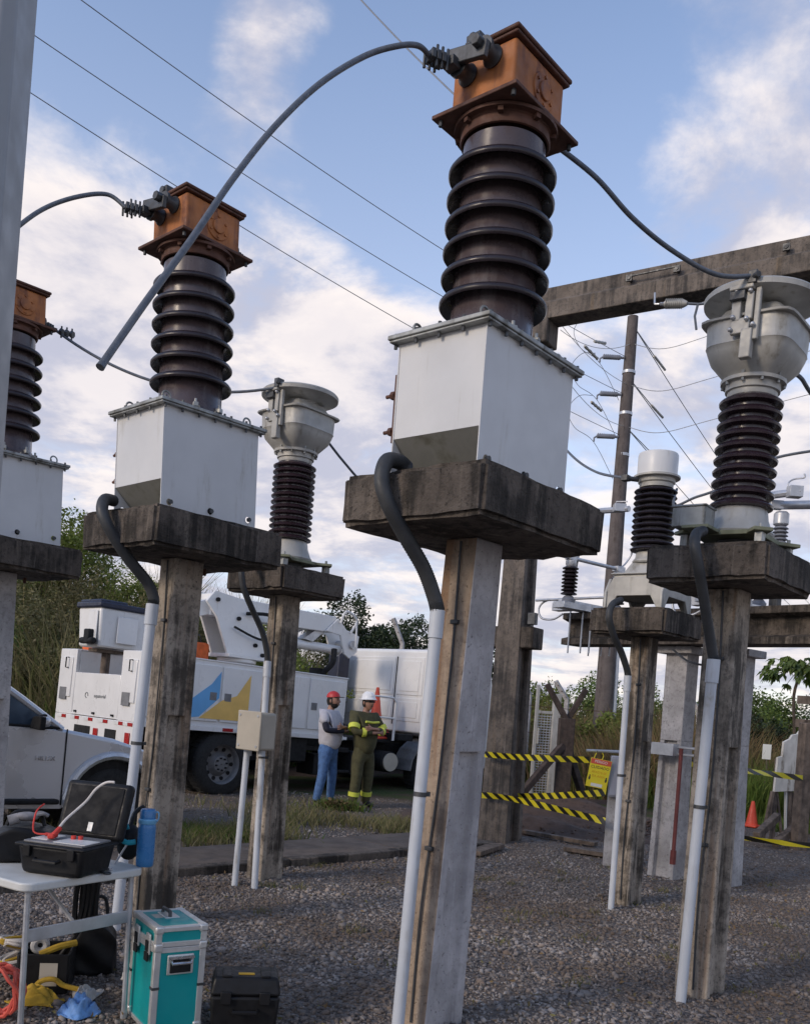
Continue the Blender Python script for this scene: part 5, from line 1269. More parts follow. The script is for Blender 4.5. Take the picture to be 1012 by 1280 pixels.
def person(label, pos, rz, kind, hgt=1.66):
    t = thing('person', label, 'person', pos, rz, 'two workers talking beside the truck'); k = hgt/1.75
    t.scale = (k, k, k)
    B = .035 if kind == 0 else .02      # belly
    # local x is forwards, y to the person's left, z up
    hip, waist, chest, neckb = (-.01, 0, .93), (.0+B*.6, 0, 1.10), (-.005, 0, 1.30), (-.015, 0, 1.46)
    head = (.03, 0, 1.62)
    def arm(s):   # crossed arms: elbow forward and low, forearm across the chest
        sh = (-.02, s*.20, 1.415); el = (.10, s*.30, 1.165); wr = (.265, s*.02, 1.195+(.03 if s > 0 else -.025)); hd = (.245, s*-.10, 1.20+(.03 if s > 0 else -.025))
        return sh, el, wr, hd
    body = [(hip, (.095, .115)), (waist, (.09, .11)), (chest, (.095, .125)), (neckb, .06), ((.0, 0, 1.52), .052), ((.02, 0, 1.58), .058)]
    ed = [(0, 1), (1, 2), (2, 3), (3, 4), (4, 5)]
    for s in (1, -1):
        sh, el, wr, hd = arm(s); b = len(body)
        body += [(sh, .046), (el, .038), (wr, .027), (hd, (.020, .032))]; ed += [(2, b), (b, b+1), (b+1, b+2), (b+2, b+3)]
        for j in range(4):                        # fingers curl around the other arm
            q = len(body); z = hd[2]+.03-.02*j
            body += [((hd[0]+.01, hd[1]-s*.045, z), .0095), ((hd[0]-.005, hd[1]-s*(.075-.006*abs(j-1)), z-.004), .0085), ((hd[0]-.028, hd[1]-s*(.088-.006*abs(j-1)), z-.008), .0075)]
            ed += [(b+3, q), (q, q+1), (q+1, q+2)]
        q = len(body); body += [((hd[0]-.01, hd[1]-s*.01, hd[2]+.045), .011), ((hd[0]-.01, hd[1]-s*.04, hd[2]+.062), .009)]; ed += [(b+3, q), (q, q+1)]
    legs = {}
    for s in (1, -1):
        st = .04*s if kind == 0 else -.03*s
        hp, kn, an, toe = (0, s*.09, .88), (.02+st*.5, s*.125, .50), (-.02+st, s*.150, .09), (.12+st, s*.175, .035)
        legs[s] = (hp, kn, an, toe); b = len(body)
        body += [(hp, .065), (kn, .048), (an, .036), (toe, .030)]; ed += [(0, b), (b, b+1), (b+1, b+2), (b+2, b+3)]
    bo = skin_mesh('body', body, ed, M_skin, t, 0)
    # head joined to the body mesh
    hm = MB(); hm.ball((0, 0, 0), 1, n=28, m=20); vs = []
    for v in hm.v:
        x, y, z = v
        sx, sy, sz = .100, .077, .122
        if z < 0: sy *= 1-.28*(-z)**1.5; sx *= 1-.10*(-z)
        X, Y, Z = x*sx, y*sy, z*sz
        if x > 0:
            X += .026*math.exp(-((Y/.013)**2))*math.exp(-(((Z+.018)/.022)**2))      # nose
            X -= .008*math.exp(-(((abs(Y)-.030)/.014)**2))*math.exp(-(((Z-.012)/.014)**2))   # eye sockets
            X += .005*math.exp(-((Y/.024)**2))*math.exp(-(((Z+.062)/.010)**2))      # lips
            X += .010*math.exp(-((Y/.03)**2))*math.exp(-(((Z+.100)/.02)**2))        # chin
        vs.append(Vector((X, Y, Z)))
    hm.v = vs
    for s in (1, -1): hm.ball((-.010, s*.078, -.006), .026, (.62, .35, 1.15), 10, 7)
    tilt = Matrix.Translation(head) @ Matrix.Rotation(-.06, 4, 'Y'); hm.v = [tilt @ v for v in hm.v]
    bm = bmesh.new(); bm.from_mesh(bo.data)
    vv = [bm.verts.new(v) for v in hm.v]
    for f in hm.f:
        try: bm.faces.new([vv[i] for i in f]).smooth = True
        except ValueError: pass
    bm.to_mesh(bo.data); bm.free()
    def H(x, y, z): return tilt @ Vector((x, y, z))
    e = MB()
    for s in (1, -1): e.ball(H(.086, s*.030, .012), .010, n=8, m=6)
    e.build('eyes', M_refl if False else M_black, t)
    m = MB(); m.tube([H(.098, -.022, -.064), H(.103, 0, -.063), H(.098, .022, -.064)], .004, 6); m.build('mouth', M_red if False else M_boot, t)
    # hair / beard
    hr = MB(); hr.ball((0, 0, 0), 1, n=24, m=16)
    keep = []
    hv = [Vector((v.x*.104-.006, v.y*.081, v.z*.124+.004)) for v in hr.v]
    for f in hr.f:
        c = sum((hv[i] for i in f), Vector())/len(f)
        if c.x < .01 and c.z > -.055 or c.z > .075: keep.append(f)
    hr.f = keep; hr.v = [tilt @ v for v in hv]; hr.build('hair', M_hair, t)
    if kind == 0:
        hr = MB(); hr.ball((0, 0, 0), 1, n=24, m=16)
        hv = [Vector((v.x*.103+.003, v.y*.074, v.z*.126)) for v in hr.v]; keep = []
        for f in hr.f:
            c = sum((hv[i] for i in f), Vector())/len(f)
            if c.z < -.045 and c.x > -.02 and not (abs(c.y) < .026 and -.072 < c.z < -.052 and c.x > .05): keep.append(f)
        hr.f = keep; hr.v = [tilt @ v for v in hv]; hr.build('beard', M_hair, t)
    # garments
    sh_m = M_shirt if kind == 0 else M_olive
    g = 1.13 if kind == 0 else 1.2
    top = [((hip[0]+.01, 0, .84 if kind == 0 else .78), (.17, .20)), ((waist[0]+.015, 0, 1.09), (.165+B, .195)), (chest, (.155, .205)), ((-.012, 0, 1.44), (.088, .10)), ((-.008, 0, 1.475), .070)]
    te = [(0, 1), (1, 2), (2, 3), (3, 4)]
    for s in (1, -1):
        sh, el, wr, hd = arm(s); b = len(top); sh_v, el_v, wr_v = Vector(sh), Vector(el), Vector(wr)
        if kind == 0:
            top += [(sh, .080), (tuple(sh_v.lerp(el_v, .62)), .072)]; te += [(2, b), (b, b+1)]
        else:
            top += [(sh, .084), (el, .066), (tuple(el_v.lerp(wr_v, .92)), .046)]; te += [(2, b), (b, b+1), (b+1, b+2)]
    skin_mesh('shirt', top, te, sh_m, t, 0)
    if kind == 0:
        for s in (1, -1):
            sh, el, wr, hd = arm(s); a = Vector(sh).lerp(Vector(el), .50)
            skin_mesh('sleeve', [(tuple(a), .060), (el, .052), (wr, .038)], [(0, 1), (1, 2)], M_navys, t, 0)
    tr_m = M_jeans if kind == 0 else M_olive
    tv = [((0, 0, 1.0), (.13, .15)), ((0, 0, .93), (.145, .165)), ((0, 0, .86), (.14, .16))]; te = [(0, 1), (1, 2)]
    for s in (1, -1):
        hp, kn, an, toe = legs[s]; b = len(tv); f = 1.0 if kind == 0 else 1.12
        tv += [((hp[0], s*.108, .78), .104*f), (kn, .080*f), ((an[0], an[1], .12), .066*f), ((an[0], an[1], .07), .068*f)]; te += [(2, b), (b, b+1), (b+1, b+2), (b+2, b+3)]
    skin_mesh('trousers', tv, te, tr_m, t, 0)
    for s in (1, -1):
        hp, kn, an, toe = legs[s]
        skin_mesh('boot', [((an[0]-.035, an[1], .05), .045), ((an[0], an[1], .12), .052), ((an[0]+.06, an[1], .055), .046), ((toe[0]+.02, toe[1], .038), .040)], [(1, 0), (1, 2), (2, 3)], M_boot, t, 0)
    m = MB(); m.lathe([(.150, .955), (.158, .955), (.158, .99), (.150, .99)], 24)
    m.v = [Vector((v.x+.01, v.y*1.08, v.z)) for v in m.v]
    if kind == 0:
        c = MB(); c.ball((0, 0, 0), 1, n=24, m=14); cv = [Vector((v.x*.112-.004, v.y*.088, v.z*.100+.052)) for v in c.v]
        c.f = [f for f in c.f if sum(cv[i].z for i in f)/len(f) > .050]; c.v = [tilt @ v for v in cv]; cp = c.build('cap', M_red, t)
        c = MB(); pl = []
        for i in range(13):
            a = -1.15+2.3*i/12; pl.append((.085*math.cos(a)+.03+(.07 if abs(a) < 1.0 else .05)*math.cos(a), .078*math.sin(a)))
        c.prism(pl+[(.05, .08), (.05, -.08)], .050, .058, 'xy'); c.v = [tilt @ v for v in c.v]; c.build('visor', M_hair, cp)
    else:
        c = MB(); c.lathe([(.128, .045), (.122, .050), (.114, .075), (.098, .125), (.070, .155), (.03, .168), (.002, .170)], 32, caps=False); c.lathe([(.105, .046), (.142, .040), (.142, .046), (.108, .056)], 32, caps=False)
        for y in (-.03, 0, .03): c.tube(spline([(.105, y, .10), (.06, y, .155), (-.05, y, .160), (-.105, y, .10)], 6), .008, 6)
        c.v = [tilt @ Vector((v.x*1.03, v.y*.90, v.z)) for v in c.v]; c.build('helmet', M_helm, t)
        g_ = MB(); g_.tube([H(.02, -.082, .014), H(.088, -.052, .014), H(.104, 0, .012), H(.088, .052, .014), H(.02, .082, .014)], .013, 8); g_.build('sunglasses', M_black, t)
        for s in (1, -1):
            sh, el, wr, hd = arm(s); sh_v, el_v, wr_v = Vector(sh), Vector(el), Vector(wr)
            m = MB(); m.tube([sh_v.lerp(el_v, .58), sh_v.lerp(el_v, .84)], [.090, .088], 20); m.build('arm_band', M_hiviz, t)
            m = MB(); m.tube([el_v.lerp(wr_v, .40), el_v.lerp(wr_v, .58)], [.073, .068], 16); m.build('forearm_band', M_hiviz, t)
            hp, kn, an, toe = legs[s]; a = Vector(kn).lerp(Vector(an), .62); b = Vector(kn).lerp(Vector(an), .78)
            m = MB(); m.tube([a, b], [.089, .086], 20); m.build('leg_band', M_hiviz, t)
        m = MB(); m.tube([(.165, -.13, 1.33), (.168, 0, 1.32), (.165, .13, 1.33)], .018, 8); m.build('chest_band', M_hiviz, t)
    return t
person('bearded man in red cap, pale grey shirt and blue jeans with arms crossed', (-1.08, 13.6, 0), R(-22), 0, 1.68)
person('man in white helmet and olive work uniform with yellow bands, arms crossed', (-.56, 13.65, 0), R(-48), 1, 1.69)
# ------------------------------------------------------------------ folding table and the gear round it
TX = Vector((-.845, .535, 0)).normalized(); TYv = Vector((.54, .84, 0)).normalized()   # along the length, along the short end
T0 = Vector((-1.53, 3.86, 0)); TZ = .72; TAng = math.atan2(TYv.y, TYv.x)
def tp(a, b, z=TZ): return T0+TX*a+TYv*b+Vector((0, 0, z))      # a along the length away from the near corner, b along the short end
def table():
    t = thing('folding_table', 'white plastic folding table loaded with test equipment', 'table', T0, 0)
    def lp(a, b, z): return tp(a, b, z)-T0
    LT, WT = 1.22, .66; pts = []
    for cx, cy, a0 in ((LT-.06, WT-.06, 0), (.06, WT-.06, 90), (.06, .06, 180), (LT-.06, .06, 270)):
        for i in range(6):
            a = R(a0+18*i); pts.append((cx+.06*math.cos(a), cy+.06*math.sin(a)))
    m = MB(); v0 = [lp(a, b, TZ-.038) for a, b in pts]; v1 = [lp(a, b, TZ) for a, b in pts]; n = len(pts)
    m.add(v0+v1, [(i, (i+1) % n, n+(i+1) % n, n+i) for i in range(n)]+[tuple(range(n-1, -1, -1)), tuple(range(n, 2*n))]); m.build('tabletop', M_table, t, .008, 3)
    for a, s in ((.05, 1), (LT-.05, -1)):
        for b in (.05, WT-.05):
            m = MB(); m.tube([lp(a, b, TZ-.03), lp(a-s*.02, b, 0)], .0135, 8); m.tube([lp(a-s*.02, b, .0), lp(a-s*.02, b, .03)], .017, 8); m.build('leg', M_galv, t)
        m = MB(); q = [lp(a-s*.004, .05, TZ-.235), lp(a-s*.004, WT-.05, TZ-.235)]
        d = q[1]-q[0]; m.box((q[0]+q[1])/2, (d.length, .012, .058), Matrix.Rotation(math.atan2(d.y, d.x), 3, 'Z')); m.build('crossbar', M_galv, t, .003)
        m = MB(); m.tube([lp(a+s*.03, WT/2, TZ-.235), lp(a+s*.33, WT/2, TZ-.05)], .009, 6); m.build('brace', M_galv, t)
    m = MB()
    for b in (.07, WT-.07): m.tube([lp(.06, b, TZ-.048), lp(LT-.06, b, TZ-.048)], .012, 6)
    m.split('under_rail', M_galv, t)
table()
def hard_case():
    rz = R(-14); o = Vector((-1.475, 4.17, TZ+.002))
    t = thing('instrument_case', 'open black test instrument case with red clips on the table', 'case', o, rz)
    W, D, Hh = .335, .27, .135
    m = MB(); m.prism([(-W/2+.02, -D/2+.015), (W/2-.02, -D/2+.015), (W/2-.02, D/2-.015), (-W/2+.02, D/2-.015)], .0, Hh, 'xy', [(-W/2, -D/2), (W/2, -D/2), (W/2, D/2), (-W/2, D/2)]); m.build('case_base', M_black, t, .022, 3)
    m = MB(); m.box((0, 0, Hh-.006), (W+.014, D+.014, .014)); m.build('rim', M_black, t, .006)
    m = MB(); m.box((0, 0, Hh+.006), (W-.04, D-.04, .010)); m.build('instrument_panel', M_rim, t, .003)
    m = MB(); m.box((.07, -.04, Hh+.0125), (.16, .12, .003)); m.build('panel_label', M_refl, t)
    m = MB(); m.box((-.10, .0, Hh+.0125), (.08, .14, .003)); m.build('panel_label', M_refl, t)
    for x, y in ((-.075, -.02), (.02, .01), (.05, .02)):
        m = MB(); m.cyl((x, y, Hh+.01), (x, y, Hh+.03), .011, None, 10); m.build('socket', M_cord_r, t)
    m = MB(); m.tube([(-.06, -D/2-.008, .075), (-.055, -D/2-.03, .07), (.055, -D/2-.03, .07), (.06, -D/2-.008, .075)], .009, 8); m.build('handle', M_black, t)
    for x in (-.11, .11):
        m = MB(); m.box((x, -D/2-.004, .105), (.035, .014, .05)); m.build('latch', M_black, t, .003)
    l = MB(); l.m = Matrix.Translation((0, D/2+.004, Hh-.005)) @ Matrix.Rotation(R(-17), 4, 'X')
    l.box((0, .03, .142), (W+.01, .055, .275)); lid = l.build('lid', M_black, t, .022, 3)
    l = MB(); l.m = Matrix.Translation((0, D/2+.004, Hh-.005)) @ Matrix.Rotation(R(-17), 4, 'X'); l.box((.01, -.005, .060), (.024, .003, .042)); l.build('lid_sticker', M_refl, lid)
    l = MB(); l.m = Matrix.Translation((0, D/2+.004, Hh-.005)) @ Matrix.Rotation(R(-17), 4, 'X'); l.box((0, .001, .142), (W-.05, .006, .225)); l.build('lid_foam', M_under, lid, .01)
    return o, rz
ho, hr_ = hard_case()
hm_ = Matrix.Translation(ho) @ Matrix.Rotation(hr_, 4, 'Z')
def clip():
    t = thing('crocodile_clip', 'red crocodile clip on the instrument case with pale lead', 'clip', hm_ @ Vector((-.06, -.03, .15)), hr_)
    m = MB(); m.box((0, 0, .012), (.03, .07, .022), Matrix.Rotation(.3, 3, 'Z')); m.box((.012, .01, .03), (.02, .06, .02), Matrix.Rotation(.5, 3, 'X')); m.box((-.03, .02, .01), (.05, .018, .016)); m.build('jaw', M_cord_r, t, .006)
    m = MB(); m.tube(spline([(0, .03, .03), (.015, .07, .08), (.07, .13, .16), (.105, .15, .22), (.15, .16, .255), (.19, .165, .26)], 6), .006, 8); m.build('lead', M_cord_w, t)
    m = MB(); m.tube(spline([(-.03, .0, .015), (-.10, -.0, .02), (-.13, .05, .10), (-.14, .12, .13)], 6), .004, 6); m.build('lead', M_cord_r, t)
clip()
def bag(label, pos, size, name='black_bag', mat_=None, rz=0, handle=True):
    t = thing(name, label, 'bag', pos, rz)
    m = MB(); a, b, h = size
    m.prism([(-a/2, -b/2), (a/2, -b/2), (a/2, b/2), (-a/2, b/2)], 0, h*.55, 'xy', [(-a*.52, -b*.52), (a*.52, -b*.52), (a*.52, b*.52), (-a*.52, b*.52)])
    o = m.build('body', mat_ or M_black, t)
    bm = bmesh.new(); bm.from_mesh(o.data); bmesh.ops.subdivide_edges(bm, edges=bm.edges[:], cuts=7, use_grid_fill=True)
    for v in bm.verts:
        k = v.co.z/(h*.55); v.co.z *= 1+.5*max(0, 1-(v.co.x/(a*.5))**2)*k; v.co.x *= 1-.10*k*k
        s = Vector((math.sin(v.co.y*31+v.co.z*23), math.sin(v.co.x*29+v.co.z*37), math.sin(v.co.x*33+v.co.y*27)))
        v.co += s*.008
        v.co.z = max(v.co.z, 0)
    bm.to_mesh(o.data); bm.free()
    for p in o.data.polygons: p.use_smooth = True
    s_ = o.modifiers.new('sub', 'SUBSURF'); s_.levels = 1; s_.render_levels = 1
    if handle:
        m = MB(); m.tube(spline([(-a*.25, 0, h*.78), (-a*.15, .02, h*1.08), (a*.15, .02, h*1.1), (a*.25, 0, h*.78)], 6), .010, 6); m.build('strap', mat_ or M_black, t)
    return t
bag('black soft equipment bag at the left end of the table', tp(.50, .34, TZ+.001), (.34, .26, .20), rz=R(20))
def glove():
    t = thing('work_glove', 'crumpled pale work glove lying on the black bag', 'glove', tp(.47, .32, TZ+.185), R(35)); t.scale = (.72, .72, .72)
    m = MB(); m.ball((0, 0, .03), .07, (1.2, .7, .45), 14, 9)
    for i in range(4): m.tube(spline([(.05, -.03+.02*i, .04), (.10, -.035+.023*i, .05), (.135-.01*abs(i-1), -.035+.022*i, .035)], 4), .012, 6)
    m.tube(spline([(.0, .04, .03), (.04, .07, .035), (.07, .075, .02)], 4), .012, 6)
    m.build('glove', M_clothg, t)
    m = MB(); m.tube(spline([(-.05, 0, .02), (-.11, .01, .0)], 5), .036, 10); m.build('cuff', M_clothg, t)
glove()
def bottle():
    t = thing('water_bottle', 'blue translucent water bottle at the right end of the table', 'bottle', (-1.195, 4.44, TZ+.001), 0)
    m = MB(); m.lathe([(.036, 0), (.041, .006), (.042, .03), (.042, .185), (.040, .20), (.034, .212)], 28); m.build('body', M_bottle, t)
    m = MB(); m.lathe([(.040, .205), (.043, .209), (.043, .225), (.039, .23)], 28); m.build('ring', M_bottle2, t)
    m = MB(); m.lathe([(.037, .23), (.037, .268), (.032, .276), (.01, .278)], 28); m.build('cap', M_bottle, t)
    m = MB(); m.tube(spline([(.034, 0, .262), (.050, .0, .262), (.052, 0, .235), (.044, 0, .218)], 6), .0035, 6); m.build('carry_loop', M_bottle2, t)
bottle()
def strap():
    t = thing('strap', 'turquoise strap looped between case and blue bottle', 'strap', (-1.275, 4.46, TZ), 0)
    m = MB(); m.tube(spline([(-.02, .02, .18), (-.055, .01, .165), (-.05, -.02, .13), (-.01, -.03, .11), (.03, -.02, .115)], 8), .013, 8); m.build('webbing', M_cyan, t)
    m = MB(); m.tube([(-.06, -.03, .0), (.0, -.02, .12)], .005, 6); m.build('hook', M_galv, t)
strap()
def hand_tools():
    t = thing('pliers', 'red handled pliers on the table beside the bottle', 'pliers', tp(.08, .45, TZ+.001), R(-20))
    m = MB(); m.tube(spline([(0, 0, .008), (-.05, .012, .008), (-.12, .02, .008)], 5), .008, 6); m.tube(spline([(0, 0, .008), (-.05, -.012, .008), (-.12, -.02, .008)], 5), .008, 6); m.build('handle', M_red, t)
    m = MB(); m.box((.03, 0, .008), (.06, .02, .014)); m.cyl((0, 0, 0), (0, 0, .018), .014, None, 12); m.build('jaw', M_galv, t, .003)
    t = thing('test_clamp', 'steel spring clamp standing beside the instrument case', 'clamp', tp(.13, .40, TZ+.001), R(10))
    m = MB(); m.tube([(-.03, 0, .006), (.0, 0, .075), (.012, 0, .12)], .008, 6); m.tube([(.05, 0, .006), (.02, 0, .075), (.012, 0, .12)], .008, 6); m.cyl((.01, -.015, .07), (.01, .015, .07), .014, None, 10); m.build('jaw', M_galv, t)
    t = thing('spanner', 'small dark spanner near the table edge', 'spanner', tp(.03, .40, TZ+.001), R(-35))
    m = MB(); m.box((0, 0, .005), (.11, .016, .008)); m.torus((.06, 0, .006), .014, .006, 'z', 14, 6); m.torus((-.06, 0, .006), .012, .005, 'z', 14, 6, .75); m.build('body', M_alud, t, .002)
hand_tools()
def black_pouch():
    t = thing('pouch', 'black cloth pouch hanging behind the bottle from the white pipe', 'pouch', (-1.31, 4.56, TZ+.001), R(20))
    m = MB(); m.ball((0, 0, .09), .10, (.62, .5, .9), 14, 9); m.build('body', M_black, t)
    m = MB(); m.tube(spline([(0, 0, .17), (.02, .03, .23), (.06, .06, .26)], 6), .012, 6); m.build('strap', M_black, t)
black_pouch()

def flight_case():
    o = Vector((-1.02, 4.19, 0)); rz = math.atan2(.13, .196)
    t = thing('flight_case', 'tall turquoise flight case with aluminium edges standing on gravel', 'case', o+Vector((-.02, .2, .006)), rz)
    W, D, Hh = .245, .345, .485; hs = .395
    m = MB(); m.box((0, 0, hs/2), (W-.01, D-.01, hs-.004)); m.build('case_body', M_teal, t, .003)
    m = MB(); m.box((0, 0, (hs+Hh)/2+.006), (W-.01, D-.01, Hh-hs-.008)); m.build('case_lid', M_teal, t, .003)
    m = MB(); e = .030
    for x in (-1, 1):
        for y in (-1, 1):
            m.box((x*(W-e)/2, y*(D-e)/2, hs/2), (e, e, hs-.014)); m.box((x*(W-e)/2, y*(D-e)/2, (hs+Hh)/2+.005), (e, e, Hh-hs-.03))
    m.split('edge_profile', M_caseal, t, .003)
    m = MB()
    for z, s in ((.010, .020), (hs-.012, .024), (hs+.014, .024), (Hh-.008, .020)):
        for x in (-1, 1): m.box((x*(W-.012)/2, 0, z), (.016, D-2*e, s))
        for y in (-1, 1): m.box((0, y*(D-.012)/2, z), (W-2*e, .016, s))
    for x in (-1, 1): m.box((x*(W-e)/2, 0, Hh-.001), (e, D-2*e, .013))
    for y in (-1, 1): m.box((0, y*(D-e)/2, Hh-.0015), (W-2*e-.002, e, .012))
    m.split('edge_strip', M_caseal, t, .002)
    for x in (-1, 1):
        for y in (-1, 1):
            for z in (.02, hs, Hh-.01):
                m = MB(); m.box((x*(W-.034)/2, y*(D-.034)/2, z), (.042, .042, .036 if z != hs else .040)); m.build('corner_cap', M_caseal, t, .008)
    m = MB()
    for x in (-1, 1):
        for y in (-1, 1): m.box((x*(W-.028)/2, y*(D-.028)/2, .21), (.035, .035, .012))
    m.split('edge_joint', M_alud, t)
    # spring handle on the right face
    y = -D/2-.004
    m = MB(); m.box((0, y, .315), (.125, .010, .092)); m.build('handle_plate', M_caseal, t, .004)
    m = MB(); m.box((0, y-.003, .308), (.10, .010, .062)); m.build('handle_recess', M_under, t, .003)
    m = MB(); m.tube([(-.045, y-.008, .335), (-.045, y-.024, .325), (.045, y-.024, .325), (.045, y-.008, .335)], .008, 8); m.box((0, y-.012, .350), (.12, .018, .012)); m.build('grip', M_chrome, t)
    # butterfly latches on the left face
    for yy in (-.09, .07):
        m = MB(); m.box((-W/2-.005, yy, hs+.004), (.010, .058, .095)); m.build('latch', M_caseal, t, .004)
        m = MB(); m.box((-W/2-.012, yy, hs-.006), (.008, .034, .05)); m.box((-W/2-.012, yy, hs-.055), (.010, .045, .04)); m.build('latch_wing', M_under, t, .003)
    m = MB(); m.box((.01, .05, Hh+.004), (.07, .12, .008)); m.build('top_plate', M_caseal, t, .003)
    m = MB(); m.tube([(.0, .0, Hh+.006), (.0, .005, Hh+.03), (.0, .10, Hh+.03), (.0, .105, Hh+.006)], .009, 8); m.build('top_handle', M_alud, t)
    m = MB(); m.box((-.035, .05, Hh+.0015), (.06, .07, .003)); m.build('top_label', M_box_b, t)
flight_case()
def black_case():
    c = P(302, 1262, 4.35); t = thing('tool_case', 'low black plastic tool case with yellow tag beside the flight case', 'case', (c.x, 4.42, .004), R(10))
    m = MB(); m.prism([(-.15, -.10), (.15, -.10), (.15, .10), (-.15, .10)], 0, .165, 'xy', [(-.162, -.11), (.162, -.11), (.162, .11), (-.162, .11)]); m.build('case_body', M_black, t, .015, 3)
    m = MB(); m.prism([(-.165, -.113), (.165, -.113), (.165, .113), (-.165, .113)], .168, .25, 'xy', [(-.150, -.085), (.150, -.085), (.150, .100), (-.150, .100)]); m.build('lid', M_black, t, .014, 3)
    for x in (-.09, .09):
        m = MB(); m.box((x, -.02, .252), (.045, .13, .012)); m.build('lid_rib', M_black, t, .004)
        m = MB(); m.box((x, -.118, .16), (.05, .014, .06)); m.build('latch', M_black, t, .004)
    m = MB(); m.box((.0, -.035, .2525), (.075, .022, .004)); m.build('tag_label', M_ycloth, t)
    m = MB(); m.tube([(-.06, -.11, .10), (-.055, -.14, .10), (.055, -.14, .10), (.06, -.11, .10)], .009, 6); m.build('handle', M_black, t)
black_case()
def tool_box():
    c = P(58, 1212, 4.75); t = thing('tool_box', 'open black tool crate with paper label under the table', 'tool box', (c.x, 4.75, .004), R(12))
    W, D, Hh = .24, .26, .20
    m = MB(); m.box((0, -D/2, Hh/2), (W, .012, Hh)); m.box((0, D/2, Hh/2), (W, .012, Hh)); m.box((-W/2, 0, Hh/2), (.012, D-.014, Hh)); m.box((W/2, 0, Hh/2), (.012, D-.014, Hh)); m.box((0, 0, .01), (W-.014, D-.014, .012)); m.build('crate', M_black, t, .004)
    m = MB(); m.box((.03, -D/2-.008, .10), (.085, .003, .115)); m.build('label', M_box_b, t)
    for nm, lb, c_, p, m_ in (('cloth_roll', 'yellow rolled cloth sticking out of the tool crate', 'cloth', (.06, -.06, .21), M_ycloth),):
        q = thing(nm, lb, c_, Vector((c.x, 4.75, .004))+rotz(R(12)).to_3x3() @ Vector(p), R(35))
        k = MB(); k.tube(spline([(-.09, 0, -.02), (0, 0, .01), (.09, .01, .02)], 6), .018, 8); k.build('cloth', m_, q)
    q = thing('tape_roll', 'white tape roll in the tool crate', 'tape roll', Vector((c.x-.03, 4.72, .20)), .4); k = MB(); k.torus((0, 0, .02), .030, .018, 'y', 18, 8); k.build('roll', M_wcloth, q)
    q = thing('hammer', 'dark hammer handle leaning out of the tool crate', 'hammer', Vector((c.x+.02, 4.82, .16)), .6); k = MB(); k.tube([(-.03, 0, -.1), (.12, .02, .11)], .013, 8); k.build('handle', M_black, q); k = MB(); k.box((-.03, 0, -.1), (.09, .028, .028)); k.build('head', M_alud, q, .004)
tool_box()
